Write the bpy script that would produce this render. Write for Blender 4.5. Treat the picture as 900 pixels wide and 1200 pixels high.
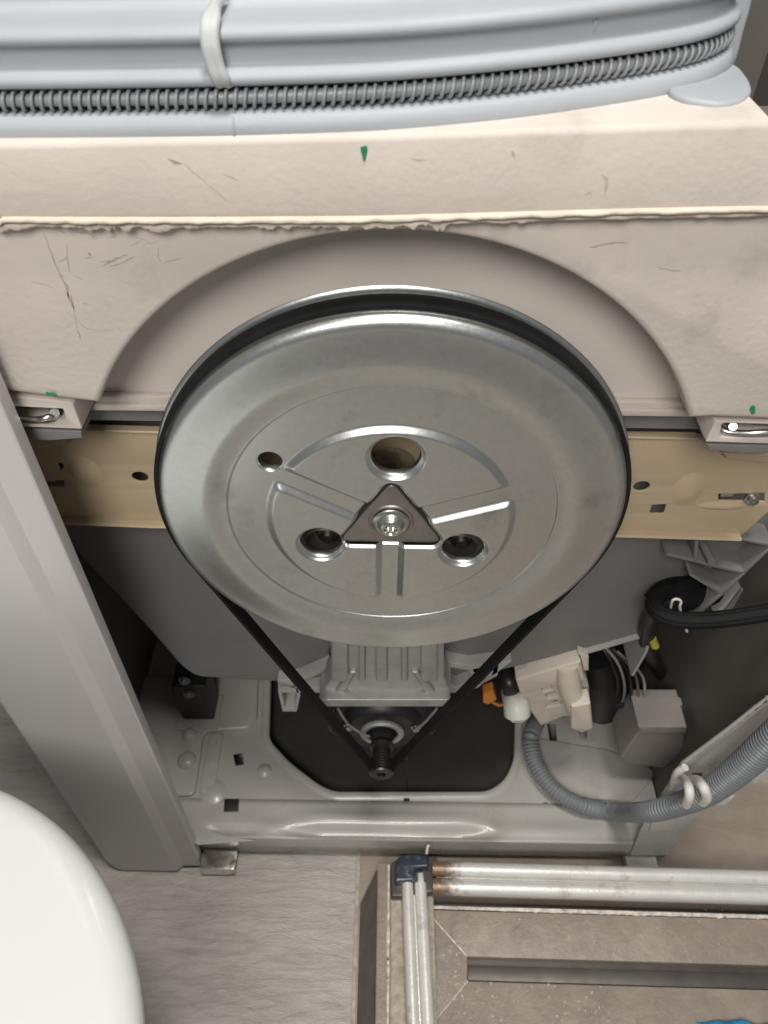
import bpy, bmesh, math, random
import numpy as np
from mathutils import Vector, Matrix, noise
random.seed(7)
R = math.radians
sc = bpy.context.scene
for o in list(bpy.data.objects): bpy.data.objects.remove(o)
C = sc.collection

# ------------------------------------------------------------------ camera
CAM_Y, CAM_Z = -.32, .935
PITCH, ROLL = R(45.8), R(.85)
FOC = 902.0
cs, sn = math.cos(PITCH), math.sin(PITCH)
_X, _F, _U = Vector((1,0,0)), Vector((0,cs,-sn)), Vector((0,sn,cs))
_ux = _X*math.cos(ROLL) + _U*math.sin(ROLL)
_vy = -_X*math.sin(ROLL) + _U*math.cos(ROLL)
cd = bpy.data.cameras.new('camera')
cam = bpy.data.objects.new('camera', cd); C.objects.link(cam)
cam.matrix_world = Matrix(((_ux.x,_vy.x,-_F.x,0),(_ux.y,_vy.y,-_F.y,CAM_Y),(_ux.z,_vy.z,-_F.z,CAM_Z),(0,0,0,1)))
cd.sensor_fit = 'VERTICAL'; cd.sensor_height = 36; cd.lens = 36*FOC/1200
cd.clip_start = .02; cd.clip_end = 50
sc.camera = cam
cd.dof.use_dof = True; cd.dof.focus_distance = .50; cd.dof.aperture_fstop = 12.0

# ------------------------------------------------------------------ light
w = bpy.data.worlds.new('World'); sc.world = w; w.use_nodes = True
w.node_tree.nodes['Background'].inputs[0].default_value = (.97, .98, 1, 1)
w.node_tree.nodes['Background'].inputs[1].default_value = .155
def area(name, loc, target, size, power, col):
    l = bpy.data.lights.new(name, 'AREA'); l.shape = 'DISK'; l.size = size; l.energy = power; l.color = col
    o = bpy.data.objects.new(name, l); C.objects.link(o); o.location = loc
    o.rotation_euler = (Vector(target)-Vector(loc)).to_track_quat('-Z','Y').to_euler()
    return o
area('ceiling_lamp', (.14,-.27,2.30), (.02,-.1,.2), .36, 20, (1,.965,.925))
area('front_fill', (-.16,-.95,1.62), (0,.05,.60), .55, 12.5, (1,.965,.93))  # added unseen fill from the front, brightens the upright faces
vs = sc.view_settings; vs.view_transform = 'Standard'; vs.look = 'None'; vs.exposure = .22; vs.gamma = 1

# ------------------------------------------------------------------ picture point -> place on a real plane
def ray(px, py):
    u, v = (px-450)/FOC, -(py-600)/FOC
    return _ux*u + _vy*v + _F
def P(px, py, Y):
    d = ray(px, py); t = (Y-CAM_Y)/d.y
    return Vector((d.x*t, Y, CAM_Z+d.z*t))
def G(px, py, Z):
    d = ray(px, py); t = (Z-CAM_Z)/d.z
    return Vector((d.x*t, CAM_Y+d.y*t, Z))
def pv(pts, Y): return [(P(x,y,Y).x, P(x,y,Y).z) for x, y in pts]
def gp(pts, Z): return [(G(x,y,Z).x, G(x,y,Z).y) for x, y in pts]

# ------------------------------------------------------------------ materials
def mat(name, col, rough=.5, metal=0, var=.12, vscale=25, bump=.0, bscale=200, stretch=(1,1,1), coat=0,
        stains=None, stain_scale=30, stain_amt=.0, rvar=.12, spec=.5, streak=None):
    m = bpy.data.materials.new(name); m.use_nodes = True
    n, l = m.node_tree.nodes, m.node_tree.links
    b = n['Principled BSDF']
    tc = n.new('ShaderNodeTexCoord'); mp = n.new('ShaderNodeMapping'); mp.inputs['Scale'].default_value = stretch
    l.new(tc.outputs['Object'], mp.inputs[0])
    a = n.new('ShaderNodeTexNoise'); a.inputs['Scale'].default_value = vscale; a.inputs['Detail'].default_value = 6
    l.new(mp.outputs[0], a.inputs[0])
    r = n.new('ShaderNodeValToRGB')
    r.color_ramp.elements[0].position = .3; r.color_ramp.elements[1].position = .7
    r.color_ramp.elements[0].color = (*[c*(1-var) for c in col],1)
    r.color_ramp.elements[1].color = (*[min(1,c*(1+var)) for c in col],1)
    l.new(a.outputs[0], r.inputs[0])
    out = r.outputs[0]
    if stains:
        s = n.new('ShaderNodeTexNoise'); s.inputs['Scale'].default_value = stain_scale; s.inputs['Detail'].default_value = 8
        s.inputs['Roughness'].default_value = .62
        l.new(mp.outputs[0], s.inputs[0])
        sr = n.new('ShaderNodeValToRGB'); sr.color_ramp.elements[0].position = .58; sr.color_ramp.elements[1].position = .72
        sr.color_ramp.elements[0].color = (0,0,0,1); sr.color_ramp.elements[1].color = (stain_amt,)*3+(1,)
        l.new(s.outputs[0], sr.inputs[0])
        mx = n.new('ShaderNodeMix'); mx.data_type = 'RGBA'
        l.new(sr.outputs[0], mx.inputs[0]); l.new(out, mx.inputs[6]); mx.inputs[7].default_value = (*stains,1)
        out = mx.outputs[2]
    if streak:                     # thin dark scuffs
        col2, scl, amt, st = streak
        mp2 = n.new('ShaderNodeMapping'); mp2.inputs['Scale'].default_value = st; mp2.inputs['Rotation'].default_value = (.0,.5,.0)
        l.new(tc.outputs['Object'], mp2.inputs[0])
        s = n.new('ShaderNodeTexNoise'); s.inputs['Scale'].default_value = scl; s.inputs['Detail'].default_value = 4
        l.new(mp2.outputs[0], s.inputs[0])
        sr = n.new('ShaderNodeValToRGB'); sr.color_ramp.elements[0].position = .66; sr.color_ramp.elements[1].position = .72
        sr.color_ramp.elements[0].color = (0,0,0,1); sr.color_ramp.elements[1].color = (amt,)*3+(1,)
        l.new(s.outputs[0], sr.inputs[0])
        mx = n.new('ShaderNodeMix'); mx.data_type = 'RGBA'
        l.new(sr.outputs[0], mx.inputs[0]); l.new(out, mx.inputs[6]); mx.inputs[7].default_value = (*col2,1)
        out = mx.outputs[2]
    l.new(out, b.inputs['Base Color'])
    rr = n.new('ShaderNodeMapRange'); rr.inputs[3].default_value = max(.03,rough-rvar); rr.inputs[4].default_value = min(1,rough+rvar)
    rn = n.new('ShaderNodeTexNoise'); rn.inputs['Scale'].default_value = vscale*2.3; rn.inputs['Detail'].default_value = 5
    l.new(mp.outputs[0], rn.inputs[0]); l.new(rn.outputs[0], rr.inputs[0]); l.new(rr.outputs[0], b.inputs['Roughness'])
    b.inputs['Metallic'].default_value = metal
    b.inputs['Coat Weight'].default_value = coat
    b.inputs['Specular IOR Level'].default_value = spec
    if bump:
        bn = n.new('ShaderNodeTexNoise'); bn.inputs['Scale'].default_value = bscale; bn.inputs['Detail'].default_value = 5
        l.new(mp.outputs[0], bn.inputs[0])
        bp = n.new('ShaderNodeBump'); bp.inputs['Strength'].default_value = bump; bp.inputs['Distance'].default_value = .001
        l.new(bn.outputs[0], bp.inputs['Height']); l.new(bp.outputs[0], b.inputs['Normal'])
    return m
M = {}
M['concrete'] = mat('cast_weight', (.565,.507,.452), .75, var=.06, vscale=14, bump=.25, bscale=260, stains=(.30,.26,.23), stain_scale=17, stain_amt=.4)
M['pocket'] = mat('cast_weight_pocket', (.62,.565,.515), .75, var=.05, vscale=12, bump=.2, bscale=260, stains=(.34,.29,.26), stain_scale=9, stain_amt=.25)
M['flash'] = mat('mould_flash_cream', (.58,.51,.42), .7, var=.1, vscale=60, bump=.6, bscale=240)
M['zinc'] = mat('galvanised_steel', (.60,.625,.61), .33, 1, var=.04, vscale=220, bump=.05, bscale=900, rvar=.06, stains=(.32,.32,.30), stain_scale=26, stain_amt=.5)
M['steel'] = mat('plain_steel', (.55,.54,.51), .3, 1, var=.08, vscale=60, bump=.05, bscale=600)
M['brownsteel'] = mat('brown_steel', (.31,.285,.265), .45, .85, var=.12, vscale=60, bump=.12, bscale=500)
M['darksteel'] = mat('dark_turned_steel', (.085,.082,.08), .38, .9, var=.15, vscale=60)
M['rubber_black'] = mat('black_rubber', (.007,.007,.0075), .75, var=.3, vscale=40, bump=.1, bscale=500, spec=.25)
M['black'] = mat('black_plastic', (.014,.014,.015), .45, var=.2)
M['gasket'] = mat('grey_blue_rubber', (.345,.37,.395), .55, var=.04, vscale=12, bump=.12, bscale=300, stains=(.30,.30,.30), stain_scale=14, stain_amt=.35)
M['spring'] = mat('grey_coated_spring', (.27,.285,.295), .45, .1, var=.1, vscale=80)
M['strap'] = mat('pale_rubber', (.46,.475,.475), .6, var=.06, vscale=60)
M['beige'] = mat('beige_enamel', (.50,.395,.26), .42, var=.07, vscale=9, bump=.05, bscale=200, stains=(.30,.22,.14), stain_scale=11, stain_amt=.4)
M['tub'] = mat('grey_tub_plastic', (.19,.186,.18), .5, var=.06, vscale=9, bump=.1, bscale=300)
M['tub_light'] = mat('pale_tub_plastic', (.40,.39,.37), .55, var=.06, vscale=20, bump=.1, bscale=300)
M['cast'] = mat('cast_aluminium', (.42,.42,.40), .5, .55, var=.1, vscale=60, bump=.35, bscale=350)
M['enamel'] = mat('off_white_enamel', (.42,.405,.37), .27, var=.06, vscale=10, bump=.04, bscale=120, stains=(.30,.27,.23), stain_scale=13, stain_amt=.5, coat=.1)
M['cabinet'] = mat('silver_grey_paint', (.53,.51,.50), .33, .15, var=.035, vscale=8, bump=.05, bscale=500, stains=(.62,.60,.58), stain_scale=70, stain_amt=.12)
M['inside'] = mat('dark_inner_sheet', (.15,.135,.12), .55, .1, var=.12, vscale=9)
M['ivory'] = mat('ivory_plastic', (.58,.52,.44), .45, var=.05, vscale=40, bump=.05)
M['white'] = mat('milky_plastic', (.66,.64,.59), .45, var=.06, vscale=50, stains=(.35,.30,.25), stain_scale=60, stain_amt=.4)
M['greybox'] = mat('grey_brown_plastic', (.27,.245,.225), .5, var=.06, vscale=30, bump=.06)
M['hose'] = mat('blue_grey_hose', (.20,.212,.222), .42, var=.08, vscale=30)
M['orange'] = mat('orange_plastic', (.55,.20,.03), .45)
M['yellow'] = mat('yellow_plastic', (.50,.43,.06), .45)
M['green'] = mat('green_paint', (.02,.20,.10), .6, var=.3, vscale=200)
M['chrome'] = mat('bright_plated_steel', (.72,.69,.64), .22, 1, var=.06, vscale=60, stains=(.42,.20,.06), stain_scale=90, stain_amt=.8)
M['alu'] = mat('satin_aluminium', (.72,.71,.67), .38, .25, var=.06, vscale=40, bump=.25, bscale=300, stretch=(1,1,1), stains=(.42,.36,.27), stain_scale=38, stain_amt=.75)
M['corner'] = mat('blue_black_plastic', (.035,.045,.06), .30, var=.4, vscale=120, stains=(.42,.50,.58), stain_scale=130, stain_amt=.55)
M['ceramic'] = mat('white_ceramic', (.655,.67,.645), .22, var=.012, vscale=5, coat=.25, rvar=.04)
M['grout'] = mat('tan_grout', (.40,.35,.28), .9, var=.25, vscale=120, bump=.6, bscale=500)
M['silicone'] = mat('old_silicone', (.62,.56,.50), .6, var=.35, vscale=160, stains=(.02,.017,.015), stain_scale=110, stain_amt=1.0, bump=.5)
M['drain'] = mat('dark_drain_steel', (.10,.09,.08), .42, .6, var=.15, vscale=30)
M['blue'] = mat('blue_cloth', (.02,.22,.42), .8, var=.2, vscale=160, bump=.5, bscale=800)
def tile_mat(name, a, bcol, scale, stretch, bump, rough):
    m = bpy.data.materials.new(name); m.use_nodes = True
    n, l = m.node_tree.nodes, m.node_tree.links; b = n['Principled BSDF']
    tc = n.new('ShaderNodeTexCoord'); mp = n.new('ShaderNodeMapping'); mp.inputs['Scale'].default_value = stretch
    l.new(tc.outputs['Object'], mp.inputs[0])
    h = n.new('ShaderNodeTexNoise'); h.inputs['Scale'].default_value = scale; h.inputs['Detail'].default_value = 9; h.inputs['Roughness'].default_value = .62
    h.inputs['Distortion'].default_value = .6
    l.new(mp.outputs[0], h.inputs[0])
    big = n.new('ShaderNodeTexNoise'); big.inputs['Scale'].default_value = scale*.22; big.inputs['Detail'].default_value = 4
    l.new(mp.outputs[0], big.inputs[0])
    ad = n.new('ShaderNodeMath'); ad.operation = 'ADD'; l.new(h.outputs[0], ad.inputs[0]); l.new(big.outputs[0], ad.inputs[1])
    r = n.new('ShaderNodeValToRGB'); r.color_ramp.elements[0].position = .30; r.color_ramp.elements[1].position = .68
    hm = n.new('ShaderNodeMath'); hm.operation = 'MULTIPLY'; hm.inputs[1].default_value = .5; l.new(ad.outputs[0], hm.inputs[0])
    r.color_ramp.elements[0].color = (*a,1); r.color_ramp.elements[1].color = (*bcol,1)
    l.new(hm.outputs[0], r.inputs[0]); l.new(r.outputs[0], b.inputs['Base Color'])
    rm = n.new('ShaderNodeMapRange'); rm.inputs[3].default_value = rough+.12; rm.inputs[4].default_value = rough-.12
    l.new(h.outputs[0], rm.inputs[0]); l.new(rm.outputs[0], b.inputs['Roughness'])
    fine = n.new('ShaderNodeTexNoise'); fine.inputs['Scale'].default_value = scale*7; fine.inputs['Detail'].default_value = 4
    l.new(mp.outputs[0], fine.inputs[0])
    f2 = n.new('ShaderNodeMath'); f2.operation = 'MULTIPLY_ADD'; f2.inputs[1].default_value = .25
    l.new(fine.outputs[0], f2.inputs[0]); l.new(h.outputs[0], f2.inputs[2])
    bp = n.new('ShaderNodeBump'); bp.inputs['Strength'].default_value = bump; bp.inputs['Distance'].default_value = .003
    l.new(f2.outputs[0], bp.inputs['Height']); l.new(bp.outputs[0], b.inputs['Normal'])
    return m
M['tile'] = tile_mat('slate_look_tile', (.31,.282,.255), (.52,.48,.435), 30, (1,4,1), 1.0, .30)
M['tile_warm'] = tile_mat('tan_tile', (.24,.195,.155), (.38,.32,.26), 24, (1,2,1), .5, .42)
M['shower_tile'] = tile_mat('shower_stone_tile', (.20,.165,.135), (.36,.30,.245), 60, (1,1,1), .4, .4)
wm = bpy.data.materials.new('clear_water'); wm.use_nodes = True
b = wm.node_tree.nodes['Principled BSDF']; b.inputs['Base Color'].default_value=(.8,.78,.74,1); b.inputs['Alpha'].default_value=.30; b.inputs['Roughness'].default_value = .04; b.inputs['IOR'].default_value = 1.45
M['water'] = wm

# ------------------------------------------------------------------ object helpers
WL = {}
def link(name, me, m, parent=None, smooth=True, ang=40):
    if len(me.vertices):
        n = len(me.vertices); co = np.empty(n*3,'f'); me.vertices.foreach_get('co', co); co = co.reshape(-1,3)
        c = Vector(((co.min(0)+co.max(0))/2).tolist())
    else: c = Vector()
    me.transform(Matrix.Translation(-c))
    me.name = name
    me.materials.clear(); me.materials.append(M[m] if isinstance(m,str) else m)
    if smooth:
        me.polygons.foreach_set('use_smooth', [True]*len(me.polygons))
        try: me.set_sharp_from_angle(angle=R(ang))
        except Exception: pass
    o = bpy.data.objects.new(name, me); C.objects.link(o)
    WL[o.name] = c
    if parent: o.parent = parent; o.location = c - WL[parent.name]
    else: o.location = c
    return o
def thing(name, loc, label, cat, group=None):
    o = bpy.data.objects.new(name, None); C.objects.link(o); o.location = loc; WL[o.name] = Vector(loc); o.empty_display_size = .05
    o['label'] = label; o['category'] = cat
    if group: o['group'] = group
    return o
def copy_to(o, loc, parent=None):
    c = o.copy(); C.objects.link(c); WL[c.name] = Vector(loc)
    c.parent = parent
    c.location = Vector(loc) - (WL[parent.name] if parent else Vector())
    return c
def me_from(v, f):
    me = bpy.data.meshes.new('mesh'); me.from_pydata([tuple(p) for p in v], [], f); me.update(); return me
def bm_mesh(bm):
    bmesh.ops.recalc_face_normals(bm, faces=bm.faces[:])
    me = bpy.data.meshes.new('mesh'); bm.to_mesh(me); bm.free(); return me
def area2(p): return sum(p[i][0]*p[(i+1)%len(p)][1]-p[(i+1)%len(p)][0]*p[i][1] for i in range(len(p)))
def fillet(pts, r, n=5):
    out = []
    k = len(pts)
    for i in range(k):
        a, p, c = Vector(pts[i-1]), Vector(pts[i]), Vector(pts[(i+1)%k])
        u, v = a-p, c-p; lu, lv = u.length, v.length
        if lu < 1e-7 or lv < 1e-7: continue
        rr = min(r, lu*.45, lv*.45)
        A, B = p+u/lu*rr, p+v/lv*rr
        for j in range(n+1):
            t = j/n; out.append(tuple((1-t)**2*A + 2*t*(1-t)*p + t*t*B))
    return out
def ellipse(c, a, b=None, n=32, rot=0):
    b = b or a
    return [(c[0]+a*math.cos(t)*math.cos(rot)-b*math.sin(t)*math.sin(rot), c[1]+a*math.cos(t)*math.sin(rot)+b*math.sin(t)*math.cos(rot)) for t in [2*math.pi*i/n for i in range(n)]]
def plate_mesh(outer, holes, th, bev):
    cu = bpy.data.curves.new('c','CURVE'); cu.dimensions = '2D'; cu.fill_mode = 'BOTH'
    bev = min(bev, th*.45)
    for pts, ccw in [(outer,True)]+[(h,False) for h in holes]:
        p = list(pts)
        if (area2(p) > 0) != ccw: p.reverse()
        s = cu.splines.new('POLY'); s.points.add(len(p)-1); s.use_cyclic_u = True
        for q, t in zip(s.points, p): q.co = (t[0], t[1], 0, 1)
    cu.extrude = th/2-bev; cu.bevel_depth = bev; cu.bevel_resolution = 2; cu.offset = -bev
    o = bpy.data.objects.new('tmp', cu); C.objects.link(o)
    dg = bpy.context.evaluated_depsgraph_get(); dg.update()
    me = bpy.data.meshes.new_from_object(o.evaluated_get(dg))
    bpy.data.objects.remove(o); bpy.data.curves.remove(cu)
    bm = bmesh.new(); bm.from_mesh(me); bmesh.ops.remove_doubles(bm, verts=bm.verts, dist=1e-6); bm.to_mesh(me); bm.free()
    return me
def plate_v(name, outer, Y, th, m, parent=None, holes=(), bev=.0008):      # outline in (x,z), front face at Y
    me = plate_mesh(outer, holes, th, bev)
    me.transform(Matrix.Translation((0,Y+th/2,0)) @ Matrix.Rotation(R(90),4,'X'))
    return link(name, me, m, parent, ang=35)
def plate_h(name, outer, Z, th, m, parent=None, holes=(), bev=.0008):      # outline in (x,y), top face at Z
    me = plate_mesh(outer, holes, th, bev); me.transform(Matrix.Translation((0,0,Z-th/2)))
    return link(name, me, m, parent, ang=35)
def box_bm(bm, x0,x1,y0,y1,z0,z1, rot=None, bev=0):
    g = bmesh.ops.create_cube(bm, size=1)
    c = Vector(((x0+x1)/2,(y0+y1)/2,(z0+z1)/2))
    for v in g['verts']:
        p = Vector((v.co.x*(x1-x0), v.co.y*(y1-y0), v.co.z*(z1-z0)))
        if rot: p = rot @ p
        v.co = p + c
    if bev:
        es = list({e for v in g['verts'] for e in v.link_edges})
        bmesh.ops.bevel(bm, geom=es, offset=bev, segments=3, profile=.6, affect='EDGES')
def box(name, x0,x1,y0,y1,z0,z1, m, parent=None, rot=None, bev=.001):
    bm = bmesh.new(); box_bm(bm, x0,x1,y0,y1,z0,z1, rot, bev)
    return link(name, bm_mesh(bm), m, parent, ang=50)
def catmull(pts, n=8, closed=False):
    pts = [Vector(p) for p in pts]; out = []; k = len(pts)
    for i in range(k if closed else k-1):
        p1, p2 = pts[i], pts[(i+1)%k]
        p0 = pts[i-1] if (i or closed) else p1*2-p2
        p3 = pts[(i+2)%k] if (i+2 < k or closed) else p2*2-p1
        for j in range(n):
            t = j/n
            out.append(.5*((2*p1)+(p2-p0)*t+(2*p0-5*p1+4*p2-p3)*t*t+(3*p1-p0-3*p2+p3)*t**3))
    if not closed: out.append(pts[-1])
    return out
def resample(pts, step):
    d = [0]
    for a, b in zip(pts, pts[1:]): d.append(d[-1]+(b-a).length)
    n = max(2, int(d[-1]/step)); out = []; j = 0
    for i in range(n+1):
        s = d[-1]*i/n
        while j < len(d)-2 and d[j+1] < s: j += 1
        t = (s-d[j])/max(1e-9, d[j+1]-d[j]); out.append(pts[j].lerp(pts[j+1], t))
    return out, d[-1]
def tube_mesh(pts, rad, sides=10, caps=True):
    pts = [Vector(p) for p in pts]; n = len(pts)
    rf = rad if callable(rad) else (lambda i: rad)
    T = [(pts[min(i+1,n-1)]-pts[max(i-1,0)]).normalized() for i in range(n)]
    up = Vector((0,0,1)) if abs(T[0].z) < .9 else Vector((1,0,0))
    N = (up-T[0]*up.dot(T[0])).normalized(); v = []; f = []
    for i in range(n):
        N = (N-T[i]*N.dot(T[i])).normalized(); B = T[i].cross(N); r = rf(i)
        for k in range(sides):
            a = 2*math.pi*k/sides; v.append(pts[i]+N*(r*math.cos(a))+B*(r*math.sin(a)))
        if i:
            for k in range(sides):
                a, b_ = (i-1)*sides+k, (i-1)*sides+(k+1)%sides
                f.append((a, b_, b_+sides, a+sides))
    if caps: f.append(tuple(range(sides))[::-1]); f.append(tuple((n-1)*sides+k for k in range(sides)))
    return me_from(v, f)
def tube(name, pts, rad, m, parent=None, sides=10, sm=8, step=None):
    q = catmull(pts, sm) if sm else [Vector(p) for p in pts]
    if step: q, _ = resample(q, step)
    return link(name, tube_mesh(q, rad, sides), m, parent, ang=60)
def lathe_mesh(prof, c, n=64, axis='Y', closed=True):   # prof (r, h): h runs towards the viewer (-y) for axis Y, up for axis Z
    v = []; f = []; k = len(prof)
    for i in range(n):
        a = 2*math.pi*i/n
        for r, h in prof:
            if axis == 'Y': v.append((c[0]+r*math.cos(a), c[1]-h, c[2]+r*math.sin(a)))
            else: v.append((c[0]+r*math.cos(a), c[1]+r*math.sin(a), c[2]+h))
    for i in range(n):
        for j in range(k-1):
            A, B = i*k+j, ((i+1)%n)*k+j
            f.append((A,B,B+1,A+1))
    me = me_from(v, f)
    bm = bmesh.new(); bm.from_mesh(me); bmesh.ops.remove_doubles(bm, verts=bm.verts, dist=1e-7)
    bmesh.ops.recalc_face_normals(bm, faces=bm.faces[:]); bm.to_mesh(me); bm.free()
    return me
def lathe(name, prof, c, m, parent=None, n=64, axis='Y', ang=35):
    return link(name, lathe_mesh(prof, c, n, axis), m, parent, ang=ang)
def sweep_x(name, prof, x0, x1, m, parent=None, nx=2, shear=None):   # closed profile in (y,z) run along x
    v = []; f = []; k = len(prof)
    for i in range(nx):
        x = x0+(x1-x0)*i/(nx-1)
        for y, z in prof:
            dy, dz = shear(x) if shear else (0,0)
            v.append((x, y+dy, z+dz))
    for i in range(nx-1):
        for j in range(k):
            a, b_ = i*k+j, i*k+(j+1)%k; f.append((a,b_,b_+k,a+k))
    f.append(tuple(range(k))); f.append(tuple((nx-1)*k+j for j in range(k))[::-1])
    bm = bmesh.new(); me = me_from(v,f); bm.from_mesh(me); 
    return link(name, bm_mesh(bm), m, parent, ang=30)

# ================================================================== SETTING: floor
fl = plate_h('floor', [(-2.2,-2.2),(2.2,-2.2),(2.2,2.2),(-2.2,2.2)], -.0008, .02, 'grout', bev=.0)
fl['kind'] = 'structure'
gx = G(417,1100,0).x; gy = G(30,903,0).y
proto = None
TS = .60
for i in range(-4,4):
    for j in range(-4,4):
        x0, y0 = gx+i*TS, gy+j*TS
        if abs(x0+.3) > 2 or abs(y0+.3) > 2: continue
        if proto is None:
            proto = box('floor_tile', x0+.002, x0+TS-.002, y0+.002, y0+TS-.002, -.010, 0, 'tile', fl, bev=.0012)
        else:
            t_=copy_to(proto, (x0+TS/2, y0+TS/2, -.005), fl)
            if i==0 and j==-1: t_.material_slots[0].link='OBJECT'; t_.material_slots[0].material=M['tile_warm']

# ================================================================== WASHING MACHINE
wmch = thing('washing_machine', (.005,.2,0), 'opened washing machine with side panel off, showing steel belt pulley and concrete weight', 'washing machine')
W = wmch
# ---- cabinet shell
XL, XR, YB, ZT = -.312, .330, .44, .87
cab = link('cabinet', (lambda bm: (box_bm(bm, XL,XL+.0015,.012,YB,.012,ZT), box_bm(bm, XR-.0015,XR,.022,YB,.03,ZT), box_bm(bm, XL+.0016,XR-.0016,YB-.0015,YB,.03,ZT), bm_mesh(bm))[-1])(bmesh.new()), 'inside', W)
# folded front post on the left: face, bright bevel, return lip
def post_prof():
    a = [(-.312,.03),(-.312,.008)]
    for k in range(7):
        t = k/6*math.pi/2; a.append((-.304-.008*math.cos(t), .008-.008*math.sin(t)))
    a += [(-.2345,0),(-.2335,.0003),(-.2265,.0062),(-.2255,.0066),(-.2070,.0066),(-.2060,.0072),(-.2055,.0085),(-.2055,.017),(-.2070,.017),(-.2070,.010),(-.3095,.010),(-.3095,.03)]
    return a
pr = post_prof(); k = len(pr); zs = [.006,.012,.03,.3,.6,.86]
v = []; f = []
for z in zs:
    for (x, y) in pr:
        # lower corner is rounded off on its outer side
        xx = x if z > .02 or x > -.29 else x + (.010 if z < .01 else .004)
        v.append((xx, y, z))
for i in range(len(zs)-1):
    for j in range(k): a, b_ = i*k+j, i*k+(j+1)%k; f.append((a,b_,b_+k,a+k))
f.append(tuple(range(k))); f.append(tuple((len(zs)-1)*k+j for j in range(k))[::-1])
bm = bmesh.new(); bm.from_mesh(me_from(v,f))
post = link('corner_post', bm_mesh(bm), 'cabinet', W, ang=25)
plate_h('post_foot', [(-.300,.004),(-.206,.006),(-.206,.03),(-.300,.03)], .0055, .005, 'black', post)

# ---- base tray
Zp = .050
base_hole = fillet(gp([(318,760),(315,868),(340,895),(374,921),(392,929),(572,929),(592,915),(603,890),(606,760)], Zp), .012, 6)
pan_outer = [(XL+.002,.064),(XR-.003,.064),(XR-.003,YB-.002),(XL+.002,YB-.002)]
small_holes = [gp([(273,884),(284,882),(286,896),(276,898)],Zp), ellipse(tuple(G(640,943,Zp).xy),.004,.003,16),
               ellipse(tuple(G(715,905,Zp).xy),.004,.003,16), ellipse(tuple(G(703,885,Zp).xy),.003,.003,12), gp([(641,848),(651,848),(653,868),(644,868)],Zp)]
base = plate_h('base_tray', pan_outer, Zp, .0012, 'enamel', W, [base_hole]+small_holes, bev=0)
# pressed front rail as a relief sheet
def smst(a,b,x):
    t = min(1,max(0,(x-a)/(b-a))); return t*t*(3-2*t)
nx, rows = 160, []
xs = [-.309+(XR+.002+.309)*i/(nx-1) for i in range(nx)]
ys = [.067,.060,.056,.052,.048,.044,.040,.037,.034,.031,.028,.0255,.0235,.0215,.0203,.020,.020,.020]
zz = [.0503,.0504,.0504,.0506,.0510,.0520,.0532,.054,.0545,.0545,.0542,.054,.0542,.0545,.0540,.0525,.035,.016]
v = []; f = []
for x in xs:
    bulge = smst(-.125,-.060,x)*(1-smst(.085,.145,x)) + .5*smst(-.21,-.18,x)*(1-smst(-.15,-.125,x))*.6
    for q,(y,z) in enumerate(zip(ys,zz)):
        dz = -.0115*bulge*math.exp(-((y-.0295)/.0052)**2) + .004*bulge*math.exp(-((y-.046)/.008)**2)
        dz += .0012*math.sin(x*40)*math.exp(-((y-.032)/.008)**2) if q < 14 else 0
        v.append((x,y,z+dz))
m_ = len(ys)
for i in range(nx-1):
    for j in range(m_-1): f.append((i*m_+j,(i+1)*m_+j,(i+1)*m_+j+1,i*m_+j+1))
rail = link('front_rail', me_from(v,f), 'enamel', base, ang=60)
sol = rail.modifiers.new('th','SOLIDIFY'); sol.thickness = .0012; sol.offset = -1 if False else 1
# rolled lip round the opening
lip = [Vector((x,y,Zp)) for x,y in base_hole]; lip.append(lip[0]); lip.append(lip[1])
def lipsweep(off_in, off_out, h):
    v = []; f = []; L = lip[:-2]; n = len(L); cx = sum(p.x for p in L)/n; cy = sum(p.y for p in L)/n
    prof = [(-.0005,-.0090),(-.0005,.0020),(.0012,.0032),(.0070,.0032),(.0100,.0004)]
    for i in range(n):
        a, b_ = L[i-1], L[(i+1)%n]; t = (b_-a).normalized(); nr = Vector((t.y,-t.x,0))
        if nr.dot(L[i]-Vector((cx,cy,Zp))) < 0: nr = -nr
        for o_, h_ in prof: v.append(L[i]+nr*o_+Vector((0,0,h_)))
    k = len(prof)
    for i in range(n):
        for j in range(k-1): f.append((i*k+j,((i+1)%n)*k+j,((i+1)%n)*k+j+1,i*k+j+1))
    bm = bmesh.new(); bm.from_mesh(me_from(v,f)); return bm_mesh(bm)
link('opening_lip', lipsweep(0,0,0), 'enamel', base, ang=60)
# pressed platforms of the tray
plate_h('pressed_step', fillet(gp([(303,792),(301,842),(292,853),(244,856),(238,864),(229,926),(224,932),(150,934),(150,792)], Zp+.005), .006), Zp+.0055, .0054, 'enamel', base, bev=.0024)
plate_h('pressed_step', fillet(gp([(246,858),(262,858),(252,918),(246,928),(233,930)], Zp+.003), .006), Zp+.003, .0028, 'enamel', base, bev=.0013)
for px,py,a in [(222,861,.010),(219,891,.012)]:
    c = G(px,py,Zp+.0055); lathe('embossed_boss', [(a,0),(a*.8,.0035),(a*.45,.0055),(0,.006)], (c.x,c.y,c.z), 'enamel', base, 24, 'Z', 60)
for px,py,a in [(310,903,.009),(250,928,.016)]:
    c = G(px,py,Zp); lathe('embossed_boss', [(a,0),(a*.7,.0022),(a*.35,.0034),(0,.0038)], (c.x,c.y,c.z), 'enamel', base, 24, 'Z', 60)
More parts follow.
